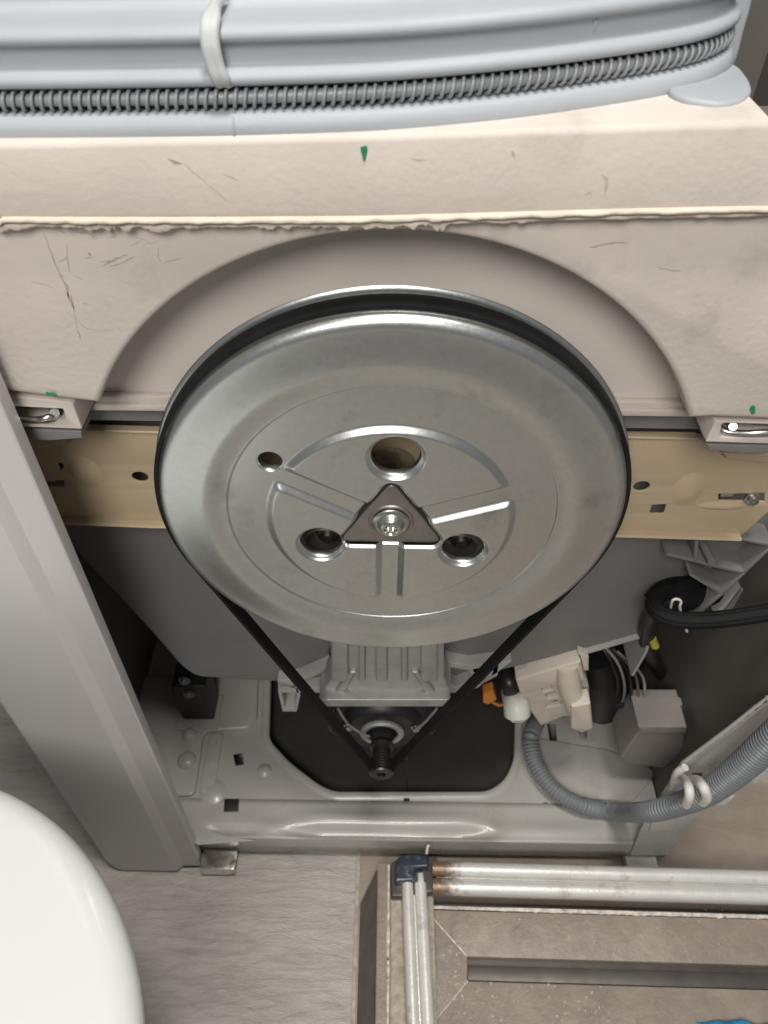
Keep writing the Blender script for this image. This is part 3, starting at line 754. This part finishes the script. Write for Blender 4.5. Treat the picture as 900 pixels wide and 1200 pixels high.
# hub
hub=plate_v('hub_plate', fillet([(HX,HZ+.0345),(HX-.0340,HZ-.0205),(HX+.0350,HZ-.0205)],.008,8), Yp+.0036,.008,'brownsteel',pul,bev=.0008)
plate_v('hub_shadow_plate', fillet([(HX,HZ+.036),(HX-.036,HZ-.023),(HX+.037,HZ-.023)],.010,8), Yp+.0125,.004,'brownsteel',pul,bev=.0008)
lathe('hub_boss', [(.0145,-.004),(.0145,-.0008),(.0138,.0002),(.0128,.0002),(.0124,-.0008),(.0121,-.002)], (HX,Yp+.0028,HZ), 'brownsteel', hub, 48)
bolt=lathe('hub_bolt', [(.0118,-.002),(.0118,.0006),(.0110,.0014),(.0088,.0018),(.0075,.0040),(.0066,.0064),(.0056,.0070),(.0046,.0070),(.0040,.0062),(.0036,.0040),(0,.0038)], (HX,Yp+.0022,HZ), 'steel', hub, 48)
for a in range(6):
    A=R(60*a); box('torx_lobe', HX+.0030*math.cos(A)-.0007,HX+.0030*math.cos(A)+.0007,Yp+.003-.0066,Yp+.003-.003,HZ+.0030*math.sin(A)-.0007,HZ+.0030*math.sin(A)+.0007,'steel',bolt,bev=.0002)
# bearing housing behind the pulley, seen through its holes
bh=lathe('bearing_housing', [(0,-.012),(.015,-.012),(.017,-.014),(.017,-.060)], (HX,Yp,HZ-.004),'steel',W,64)
pt=P(465,547,.066)
box('bearing_flange', HX-.060,HX+.064,.0640,.0745,pt.z-.055,pt.z,'steel',bh,bev=.004)
for (hx,hz,hr) in holes[1:3]:
    hz-=.024
    bb=lathe('housing_bolt', [(0,.006),(.004,.006),(.0055,.003),(.0075,.002),(.0078,-.004),(.010,-.005),(.014,-.009),(.016,-.014)], (hx+.002,Yp+.030,hz+.003),'steel',bh,32)
    lathe('housing_cup', [(.013,.004),(.0155,0),(.018,-.006),(.018,-.016),(0,-.018)], (hx,Yp+.028,hz),'brownsteel',bh,40)

# ---- drive belt
mp_=P(447,899,Yp+.012); mx,mz=mp_.x,mp_.z; mr=.0105
br=.1482; bcx,bcz=cx0,cz0
dx,dz_=mx-bcx,mz-bcz; D=math.hypot(dx,dz_); base_a=math.atan2(dz_,dx); al=math.acos((br-mr)/D)
loop=[]
A0,A1=base_a+al,base_a-al+2*math.pi
for i in range(181):
    a=A0+(A1-A0)*i/180; loop.append((bcx+br*math.cos(a),bcz+br*math.sin(a),math.cos(a),math.sin(a)))
for i in range(25):
    a=A1-2*math.pi+(2*al)*i/24; loop.append((mx+mr*math.cos(a),mz+mr*math.sin(a),math.cos(a),math.sin(a)))
v=[];f=[]
for x,z,nx_,nz_ in loop:
    for r_,y in ((.0009,.0085),(.0013,.0092),(.0013,.0195),(.0009,.0202),(-.0014,.0202),(-.0014,.0085)): v.append((x+nx_*r_,Yp+y,z+nz_*r_))
n=len(loop)
for i in range(n):
    for j in range(6): f.append((i*6+j,i*6+(j+1)%6,((i+1)%n)*6+(j+1)%6,((i+1)%n)*6+j))
bm=bmesh.new(); bm.from_mesh(me_from(v,f)); link('drive_belt', bm_mesh(bm), 'rubber_black', W, ang=40)

# ---- motor carrier and motor
Ym=.058
car=plate_v('motor_carrier', fillet(pv([(386,700),(520,700),(521,795),(526,806),(526,826),(378,826),(380,806),(388,795)],Ym),.003), Ym,.03,'cast',W,bev=.002)
for (xa,xb,wd) in ((398,398,20),(424,424,8),(447,447,14),(474,474,8),(503,503,20)):
    a=P(xa,700,Ym-.003); b_=P(xb,800,Ym-.003)
    plate_v('carrier_rib', fillet(pv([(xa-wd/2,700),(xa+wd/2,700),(xb+wd/2,798),(xb-wd/2,798)],Ym-.004),.002), Ym-.005,.008,'cast',car,bev=.002)
plate_v('carrier_rib', fillet(pv([(410,788),(418,788),(400,818),(388,818)],Ym-.004),.002), Ym-.004,.006,'cast',car,bev=.0018)
plate_v('carrier_rib', fillet(pv([(482,788),(490,788),(516,818),(502,818)],Ym-.004),.002), Ym-.004,.006,'cast',car,bev=.0018)
plate_v('carrier_flange', fillet(pv([(374,818),(528,818),(528,826),(374,826)],Ym-.01),.001), Ym-.012,.03,'cast',car,bev=.001)
mot=lathe('motor', [(0,0),(.020,0),(.0205,.001),(.036,.001),(.040,-.002),(.043,-.010),(.052,-.014),(.054,-.02),(.054,-.14),(0,-.14)], (mx,.066,mz), 'black', W, 64)
c=Vector((mx,.063,mz))
lathe('motor_collar', [(.0165,0),(.0165,.003),(.0205,.004),(.0225,.002),(.0225,-.001)], (c.x,.0645,c.z),'cast',mot,40)
lathe('motor_nut', [(.004,.010),(.0105,.009),(.0125,.006),(.0135,-.001)], (c.x,.0635,c.z),'rubber_black',mot,8,'Y',20)
shaft=lathe('motor_shaft', [(.0048,-.05),(.0048,.012)], (c.x,.052,c.z), 'steel', mot, 24)
# the shaft runs along y at the height of the small pulley
gr=[(.0044,.0)]
for i in range(9): gr += [(.0100,-.0005-i*.0028),(.0100,-.0014-i*.0028),(.0085,-.0020-i*.0028),(.0085,-.0027-i*.0028)]
gr += [(.0118,-.027),(.0118,-.030),(.006,-.032)]
lathe('motor_pulley', [(0,-.004),(.004,-.004),(.0045,.0015),(.0108,.0015),(.0118,0)]+gr[1:], (mx,Yp+.0055,mz),'darksteel',mot,40)
for sx in (-1,1):
    screw('motor_screw',(mx+sx*.034,.064,mz+.012),.0035,mot,'steel')
    tube('motor_lead',[(mx+sx*.046,.08,mz+.03),(mx+sx*.052,.07,mz+.01),(mx+sx*.050,.075,mz-.02),(mx+sx*.03,.09,mz-.05)],.0022,'black',mot,8)
tube('motor_cable_guard', [P(396,830,.060),P(408,848,.059),P(425,860,.058),P(438,864,.060)], .0014,'cast',mot,8)
tube('motor_cable_guard', [P(486,856,.060),P(498,846,.060),P(512,830,.060)], .0014,'cast',mot,8)

# ---- heater socket, plug and small fittings at right
Yv=.10
vb=plate_v('connector_box', fillet(pv([(604,796),(680,774),(690,804),(693,838),(688,844),(661,840),(634,851),(612,820)],Yv),.002), Yv,.03,'ivory',W,[fillet(pv(p_,Yv),.0006,2) for p_ in ([(634,806),(645,804),(648,809),(637,811)],[(639,814),(650,811),(654,816),(642,819)],[(640,827),(651,821),(659,823),(657,827),(641,829)])],bev=.002)
plate_v('box_back', pv([(612,800),(678,790),(680,832),(636,838)],Yv+.012), Yv+.006,.004,'black',vb,bev=0)
plate_v('box_shoulder', fillet(pv([(604,794),(680,772),(685,794),(664,798),(636,804),(609,810)],Yv-.006),.002), Yv-.009,.02,'ivory',vb,bev=.002)
c=P(668,785,Yv); tube('socket_neck', [P(664,778,Yv-.004),P(668,806,Yv-.010),P(676,832,Yv-.016)], lambda i: .011+.001*math.sin(i*.3),'ivory',vb,20)
plate_v('plug_end', fillet(pv([(668,822),(691,818),(694,848),(681,853),(668,848)],Yv-.02),.002), Yv-.026,.018,'ivory',vb,bev=.002)
plate_v('box_clip', fillet(pv([(678,766),(690,770),(690,786),(684,786)],Yv-.004),.001), Yv-.004,.02,'ivory',vb,bev=.001)
tube('plug_wire', [P(682,850,Yv-.018),P(683,858,Yv-.012),P(684,862,Yv+.004)], .004,'brownsteel',vb,10)
pl=tube('drain_plug', [P(602,812,Yv+.02),P(605,826,Yv-.004),P(606,838,Yv-.012)], .0135,'white',W,24,4)
c=P(607,838,Yv-.014); lathe('plug_hex', [(.007,.004),(.0095,.004),(.0125,.001),(.013,-.004)], tuple(c),'white',pl,6,'Y',20)
wc=plate_v('wire_connector', fillet(pv([(566,812),(578,808),(582,818),(572,824),(566,822)],.11),.001), .108,.012,'orange',W,bev=.001)
tube('orange_wire',[P(574,820,.11),P(585,826,.112),P(600,822,.12)],.002,'orange',wc,8)
tube('wiring_loom',[P(592,790,.12),P(598,803,.108),P(600,815,.115)],.009,'black',W,14)
tube('wiring_loom',[P(700,770,.15),P(708,800,.14),P(704,830,.15)],.020,'black',W,16)
tube('wiring_loom',[P(690,822,.14),P(715,826,.13),P(745,818,.14)],.006,'black',W,12)
tube('wiring_loom',[P(735,775,.16),P(742,800,.15),P(760,830,.16)],.008,'black',W,12)
tube('wiring_loom',[P(768,714,.088),P(758,738,.10),P(762,765,.13),P(775,790,.18)],.008,'black',W,12)
wt=tube('wire_tag',[P(764,748,.10),P(768,757,.10)],.004,'yellow',W,10,0)
bm=bmesh.new(); pa=P(690,800,.20); box_bm(bm,pa.x-.05,pa.x+.06,.20,.26,pa.z-.05,pa.z+.06,None,.006); link('drain_pump',bm_mesh(bm),'black',W,ang=50)
for k_ in range(5):
    tube('loose_wire',[P(700+k_*6,752+k_*3,.13),P(716+k_*9,775+k_*4,.115+.004*k_),P(724+k_*8,806+k_*3,.12),P(712+k_*12,836,.15)],.0016,['black','greybox','black','brownsteel','greybox'][k_],W,8)
# grey junction box
Yj=.085
jb=plate_v('junction_box', fillet(pv([(750,856),(803,856),(800,884),(778,901),(729,895),(727,888)],Yj),.003), Yj,.05,'greybox',W,bev=.003)
plate_v('box_lip', fillet(pv([(748,852),(805,852),(804,859),(750,860)],Yj-.002),.001), Yj-.002,.045,'greybox',jb,bev=.001)
plate_v('box_tab', fillet(pv([(786,826),(800,826),(800,836),(786,836)],Yj+.03),.001), Yj+.03,.01,'greybox',jb,bev=.001)

# ---- black ribbed supply hose
hp=[P(835,662,.15),P(812,682,.10),P(775,696,.082),P(766,708,.066),P(776,721,.052),P(805,727,.046),P(850,725,.042),P(905,717,.040),P(980,704,.04)]
q=resample(catmull(hp,10),.002)[0]
def fluted(pts,r,fl=10,amp=.08,sides=40):
    me=tube_mesh(pts,r,sides)
    for i,p in enumerate(pts):
        for k in range(sides):
            vv=me.vertices[i*sides+k]; vv.co=p+(vv.co-p)*(1+amp*math.cos(fl*2*math.pi*k/sides))
    return me
bhose=link('supply_hose', fluted(q,.0064), 'rubber_black', W, ang=80)
tube('hose_sleeve',[P(828,690,.125),P(812,692,.105),P(785,700,.09),P(772,712,.085)],.016,'rubber_black',bhose,18)
tube('hose_hook',[P(786,712,.056),P(788,704,.054),P(793,702,.054),P(798,705,.054),P(797,714,.054),P(805,740,.060)],.0011,'white',bhose,8)

# ---- corrugated grey drain hose
dh=[P(632,838,.19),P(624,858,.145),G(622,872,.075),G(629,898,.070),G(648,924,.068),G(680,943,.068),G(720,951,.068),P(760,951,.004),P(797,942,-.008),P(830,928,-.012),P(864,903,-.014),P(905,866,-.016),P(960,815,-.016)]
q,L=resample(catmull(dh,12),.00062)
hr=.0094
me_h=tube_mesh(q, lambda i: hr*(1+ (.11*math.cos(2*math.pi*i*.00062/.0040)) + .28*smst(.55,.85,i/len(q))), 20)
dho=link('drain_hose', me_h, 'hose', W, ang=80)
# white cable clip gripping the hose and its spare plug
cl=[P(797,906,.012),P(812,914,-.012),P(816,930,-.034),P(812,940,-.034)]
clip=tube('hose_clip',[P(793,915,.008),P(800,912,.002),P(806,920,-.020),P(808,932,-.029),P(804,943,-.029)],.0042,'white',W,10)
tube('clip_jaw',[P(806,916,.0),P(816,914,-.012),P(824,922,-.027),P(828,934,-.031),P(824,940,-.029)],.0044,'white',clip,10)
tube('clip_jaw',[P(788,925,.010),P(793,907,.008),P(803,899,.008)],.0038,'white',clip,10)
c=P(849,932,-.004)
sp_=tube('spare_clip_end',[P(842,938,.0),P(850,931,-.002),P(857,924,-.002)],lambda i:(.0068 if 2<i<14 else .005),'white',W,14)

# ---- black shock absorber foot, far left
c=P(221,800,.17)
db=box('damper_bracket', c.x-.020,c.x+.020,.165,.20,.052,.135,'black',W,bev=.003)
screw('damper_bolt',(c.x-.001,.164,c.z+.015),.005,db,'brownsteel'); screw('damper_bolt',(c.x-.001,.164,c.z-.015),.005,db,'brownsteel')
box('damper_flange', c.x-.026,c.x+.026,.15,.20,.0551,.058,'enamel',db,bev=.001)

# ================================================================== SHOWER: kerb, tile floor, rails
zt=.030
# kerb stones
kerb=thing('shower_kerb', (.02,-.12,0), 'narrow tiled kerb carrying the aluminium shower rails, with chipped pale edge', 'kerb')
kx0=G(441,1100,.044).x
box('kerb_tile', kx0, kx0+.0135, -.60, -.001, .0, .044, 'shower_tile', kerb, bev=.0015)
box('kerb_tile', kx0+.0145, kx0+.062, -.60, -.001, .0, .034, 'grout', kerb, bev=.001)
M['kerb_shade']=mat('kerb_shadow_brown',(.13,.108,.09),.75,var=.2,vscale=60,bump=.4,bscale=300)  # dark sloped wedge standing in for the kerb's shadow on the floor
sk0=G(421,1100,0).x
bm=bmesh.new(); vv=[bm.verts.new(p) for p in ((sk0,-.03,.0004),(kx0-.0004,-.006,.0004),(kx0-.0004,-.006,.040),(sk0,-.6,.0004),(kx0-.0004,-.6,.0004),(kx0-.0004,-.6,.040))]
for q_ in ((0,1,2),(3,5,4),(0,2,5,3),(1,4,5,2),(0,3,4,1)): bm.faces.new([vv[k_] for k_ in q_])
link('kerb_shadow_wedge',bm_mesh(bm),'kerb_shade',kerb,ang=20)
# crumbling pale grout on the kerb edge
v=[];f=[];N=170
for i in range(N+1):
    y=-.003-.40*i/N; a=.0012+.0016*max(0,noise.noise(Vector((0,y*60,1))))+.001*max(0,noise.noise(Vector((3,y*190,1)))); h=.0006+.0012*abs(noise.noise(Vector((1,y*120,4))))
    x=kx0+.0125
    v += [(x-a,y,.0435),(x-a*.6,y,.0440+h),(x+a*.8,y,.0440+h),(x+.0026,y,.040),(x+.0026,y,.034)]
for i in range(N):
    for j in range(4): f.append((i*5+j,i*5+j+1,(i+1)*5+j+1,(i+1)*5+j))
bm=bmesh.new(); bm.from_mesh(me_from(v,f)); link('kerb_grout',bm_mesh(bm),'silicone',kerb,ang=70)
# rear kerb under the rear rail, slightly turned like the rail
tl=math.atan(.030)
rx0=kx0+.030
def along(p0,ang,L): return (p0[0]+L*math.cos(ang),p0[1]+L*math.sin(ang))
rear0=G(475,1006,.060); rear1=G(900,1018,.060)
ang=math.atan2(rear1.y-rear0.y, rear1.x-rear0.x)
kerb_rear=plate_h('kerb_tile', [(kx0+.0145,rear0.y-.0005-.03*0),along((kx0+.0145,rear0.y-.0005),ang,.95),along((kx0+.0145,rear0.y-.028),ang,.95),(kx0+.0145,rear0.y-.028)], .0345,.0342,'shower_tile',kerb,bev=.001)

rails=thing('shower_rail', (.05,-.03,.035), 'double ridged aluminium shower base rail with blue-black plastic corner piece', 'rail')
def ridge_prof():
    # across (s), height: two rounded ridges with a groove
    p=[(0,.0345)]
    p+=[(0,.052)]
    for k in range(9): t=math.pi*(1-k/8); p.append((.0075+.0075*math.cos(t),.054+.0065*math.sin(t)))
    p+=[(.0152,.0500),(.0168,.0500)]
    for k in range(9): t=math.pi*(1-k/8); p.append((.0250+.0080*math.cos(t),.052+.0062*math.sin(t)))
    p+=[(.0335,.0470),(.0325,.0450),(.0270,.0440),(.0270,.0345)]
    return p
def railsweep(name,start,dirv,acr,L,prof,m):
    v=[];f=[];k=len(prof); n=2
    for i in range(2):
        for s_,z in prof: v.append((start[0]+dirv[0]*L*i+acr[0]*s_, start[1]+dirv[1]*L*i+acr[1]*s_, z))
    for j in range(k): a,b_=j,(j+1)%k; f.append((a,b_,b_+k,a+k))
    f.append(tuple(range(k))); f.append(tuple(k+j for j in range(k))[::-1])
    bm=bmesh.new(); bm.from_mesh(me_from(v,f)); return link(name,bm_mesh(bm),m,rails,ang=50)
d_=(math.cos(ang),math.sin(ang)); ac=(math.sin(ang),-math.cos(ang))
cs_=along((rear0.x,rear0.y),ang,.030)
am=M['alu'].copy(); am.name='satin_aluminium_grimy_end'; M['alu_grime']=am
n_,l_=am.node_tree.nodes,am.node_tree.links; bs=n_['Principled BSDF']; src=bs.inputs['Base Color'].links[0].from_socket
tc_=n_.new('ShaderNodeTexCoord'); sx=n_.new('ShaderNodeSeparateXYZ'); l_.new(tc_.outputs['Object'],sx.inputs[0])
mr_=n_.new('ShaderNodeMapRange'); mr_.inputs[1].default_value=-.452; mr_.inputs[2].default_value=-.405; mr_.inputs[3].default_value=.95; mr_.inputs[4].default_value=0; l_.new(sx.outputs[0],mr_.inputs[0])
nz=n_.new('ShaderNodeTexNoise'); nz.inputs['Scale'].default_value=130; nz.inputs['Detail'].default_value=6; l_.new(tc_.outputs['Object'],nz.inputs[0])
ad_=n_.new('ShaderNodeMath'); ad_.operation='ADD'; l_.new(mr_.outputs[0],ad_.inputs[0]); l_.new(nz.outputs[0],ad_.inputs[1])
th_=n_.new('ShaderNodeMapRange'); th_.inputs[1].default_value=.72; th_.inputs[2].default_value=1.15; th_.inputs[4].default_value=.9; l_.new(ad_.outputs[0],th_.inputs[0])
mx_=n_.new('ShaderNodeMix'); mx_.data_type='RGBA'; mx_.inputs[7].default_value=(.16,.085,.035,1); l_.new(th_.outputs[0],mx_.inputs[0]); l_.new(src,mx_.inputs[6]); l_.new(mx_.outputs[2],bs.inputs['Base Color'])
railsweep('rear_rail',cs_,d_,ac,.9,ridge_prof(),'alu_grime')
lx0=G(474,1100,.060).x; lx1=G(505,1100,.060).x; ky=(lx1-lx0)/.0335
lp=[(s_*ky,z) for s_,z in ridge_prof()]
la=math.atan2(G(483,1200,.06).y-G(474,1050,.06).y, G(483,1200,.06).x-G(474,1050,.06).x)
yst=G(480,1033,.06).y
ldir=Vector((G(477,1200,.06).x-G(471,1040,.06).x, G(477,1200,.06).y-G(471,1040,.06).y,0)).normalized()
railsweep('left_rail',(G(471,1036,.06).x,yst),(ldir.x,ldir.y),(-ldir.y,ldir.x),.6,lp,'alu')
# corner piece
cpts=fillet(gp([(463,1012),(473,1001),(502,1000),(503,1016),(487,1017),(486,1032),(463,1033)],.064),.003)
cpc=plate_h('corner_cap', cpts, .064,.028,'corner',rails,bev=.0022)
plate_h('corner_foot', fillet(gp([(458,1012),(470,1003),(512,1003),(512,1044),(500,1046),(486,1050),(459,1050)],.05),.002), .050,.014,'drain',rails,bev=.001)
plate_h('corner_chip', fillet(gp([(489,1023),(496,1022),(497,1033),(490,1034)],.058),.001), .0592,.01,'alu',rails,bev=.0015)
c=G(501,995,.062); tube('frayed_tuft',[G(500,1000,.060),G(501,993,.066),G(503,990,.068)],.0016,'white',rails,8)

zf=.022
sf=bpy.data.objects.new('shower_floor',None); C.objects.link(sf); sf.location=(.2,-.2,0); WL['shower_floor']=Vector((.2,-.2,0)); sf['kind']='structure'
def tile(pts, z=zf, name='floor_tile'):
    c=Vector((sum(p[0] for p in pts)/len(pts),sum(p[1] for p in pts)/len(pts)))
    sh=[tuple(c+(Vector(p)-c)*(1-.0006/max(.02,(Vector(p)-c).length))) for p in pts]
    return plate_h(name, sh, z, .016, 'shower_tile', sf, bev=.0006)
A=G(499,1066,zf); B=G(548,1121,zf); Cc=G(548,1149,zf)
def far(p,L): return along((p.x,p.y),ang,L)
tile([(A.x,A.y),far(A,.85),far(B,.80),(B.x,B.y)])
Dn=Vector((A.x+.002,Cc.y-.040))
tile([(A.x-.0005,A.y),(B.x-.0006,B.y),(Cc.x-.0006,Cc.y),(Dn.x,Dn.y),(Dn.x+.006,-.60),(A.x-.012,-.60)])
F=far(Cc,.80)
tile([(Cc.x,Cc.y-.0006),F,(F[0],-.60),(Dn.x+.0066,-.60),(Dn.x+.001,Dn.y)])
def joint(a,b_,w_=.0011):
    t=(Vector(b_)-Vector(a)).normalized(); n_=Vector((-t.y,t.x))*w_
    a,b_=Vector(a),Vector(b_)
    plate_h('joint_grout',[tuple(a-n_),tuple(b_-n_),tuple(b_+n_),tuple(a+n_)],zf-.0003,.003,'silicone',sf,bev=.0002)
joint((A.x,A.y),(B.x,B.y)); joint((Cc.x,Cc.y),(Dn.x,Dn.y))
plate_h('drain_channel',[(B.x-.004,B.y+.004),far(Vector((B.x,B.y+.004,0)),.8),(F[0],F[1]-.004),(Cc.x-.004,Cc.y-.004)], zf-.011,.004,'drain',sf,bev=0)
plate_h('drain_cover',[(Cc.x+.001,Cc.y+.002),(F[0],F[1]+.002),far(Vector((B.x+.001,B.y-.006,0)),.8),(B.x+.001,B.y-.006)], zf-.0085,.002,'drain',sf,bev=.0005)
plate_h('shower_bed',[(A.x-.02,A.y+.012),far(Vector((A.x-.02,A.y+.012,0)),.9),(F[0],-.62),(A.x-.02,-.62)], zf-.0155,.006,'drain',sf,bev=0)  # dark colour put in for the shadow below the rear rail
# old silicone bead along the rear rail
v=[];f=[];N=260
a0=Vector((A.x+.004,A.y+.001,zf))
for i in range(N+1):
    p=far(a0,.62*i/N); s_=.0005+.0014*max(0,noise.noise(Vector((i*.13,2,0))))+.0012*max(0,noise.noise(Vector((i*.5,7,0))))
    on = smst(.10,.2,i/N)*.8+.2
    v += [(p[0],p[1]+.003,zf+.0016*on+.0003),(p[0],p[1]+.0005,zf+.0014*on+.0003),(p[0],p[1]-s_*on,zf+.0004)]
for i in range(N):
    for j in range(2): f.append((i*3+j,i*3+j+1,(i+1)*3+j+1,(i+1)*3+j))
bm=bmesh.new(); bm.from_mesh(me_from(v,f)); link('silicone_bead',bm_mesh(bm),'silicone',sf,ang=70)
# water drops
bm=bmesh.new()
def drop(px,py,r):
    c=G(px,py,zf); g=bmesh.ops.create_uvsphere(bm,u_segments=10,v_segments=6,radius=1)
    for q_ in g['verts']:
        q_.co=Vector((c.x+q_.co.x*r*random.uniform(.98,1.02),c.y+q_.co.y*r*1.1,zf+.0001+max(-.1,q_.co.z)*r*.55))
for _ in range(46):
    px=random.uniform(508,545); py=random.uniform(1105,1200)
    if px < 505+(py-1060)*.15: continue
    drop(px,py,random.choice([.0007,.001,.0014,.0019]))
for _ in range(60):
    drop(random.uniform(545,720),random.uniform(1152,1200),random.choice([.0005,.0007,.001,.0014]))
for _ in range(36):
    drop(random.uniform(520,890),random.uniform(1066,1118),random.choice([.0005,.0007,.001]))
wd=link('water_drops',bm_mesh(bm),'water',sf,ang=180); wd['kind']='stuff'

# ---- blue cloth at the lower edge
v=[];f=[];n=26;c=G(884,1240,zf)
for i in range(n):
    for j in range(n):
        u,q_=i/(n-1)*2-1,j/(n-1)*2-1; r=math.hypot(u,q_)
        x=c.x+u*.05; y=c.y+q_*.03
        z=zf+.001+.016*max(0,1-r*r*.6)*(.75+.5*noise.noise(Vector((u*2.5,q_*2.5,1))))+.004*noise.noise(Vector((u*7,q_*7,2)))*max(0,1-r*.6)
        v.append((x+.006*noise.noise(Vector((u*2,q_*2,5))),y+.006*noise.noise(Vector((u*2,q_*2,8))),max(zf+.0006,z)))
for i in range(n-1):
    for j in range(n-1): f.append((i*n+j,(i+1)*n+j,(i+1)*n+j+1,i*n+j+1))
bl=link('blue_cloth', me_from(v,f), 'blue', None, ang=180)
bl.modifiers.new('th','SOLIDIFY').thickness=.0012
bl['label']='crumpled bright blue cloth lying on the shower floor at the picture edge'; bl['category']='cloth'

# ================================================================== TOILET
to=thing('toilet', (-.34,-.28,0), 'smooth white rounded toilet lid in the lower left corner', 'toilet')
TC=(-.340,-.281)
def dshape(r,back,n=48):
    p=[]
    for i in range(n+1):
        a=-math.pi/2+math.pi*i/n; p.append((TC[0]+r*math.cos(a)*1.03,TC[1]+r*math.sin(a)))
    p += [(TC[0]-back,TC[1]+r*.92),(TC[0]-back,TC[1]-r*.92)]
    return p
def loft(rings, m, name, parent):   # rings: (outline, z)
    v=[];f=[];k=len(rings[0][0])
    for o_,z in rings: v += [(x,y,z) for x,y in o_]
    for i in range(len(rings)-1):
        for j in range(k): a,b_=i*k+j,i*k+(j+1)%k; f.append((a,b_,b_+k,a+k))
    f.append(tuple(range(k))[::-1]); f.append(tuple((len(rings)-1)*k+j for j in range(k)))
    bm=bmesh.new(); bm.from_mesh(me_from(v,f)); return link(name,bm_mesh(bm),m,parent,ang=60)
Rl=.2080
lid=[(dshape(Rl-.008,.23),.398),(dshape(Rl-.001,.23),.401),(dshape(Rl,.23),.406)]
for k_ in range(1,9):
    t=k_/8*math.pi/2; lid.append((dshape(Rl-.022*(1-math.cos(t)),.23),.406+.016*math.sin(t)))
lid += [(dshape(Rl-.05,.20),.4243),(dshape(Rl-.09,.17),.4262),(dshape(Rl-.14,.12),.4275)]
loft(lid,'ceramic','toilet_lid',to)
loft([(dshape(Rl-.012,.22),.378),(dshape(Rl-.006,.225),.383),(dshape(Rl-.006,.225),.392),(dshape(Rl-.012,.22),.396)],'ceramic','toilet_seat',to)
loft([(dshape(.105,.22),.0),(dshape(.110,.22),.02),(dshape(.115,.22),.12),(dshape(.145,.22),.22),(dshape(.178,.225),.31),(dshape(.186,.225),.36),(dshape(.184,.22),.376)],'ceramic','toilet_bowl',to)
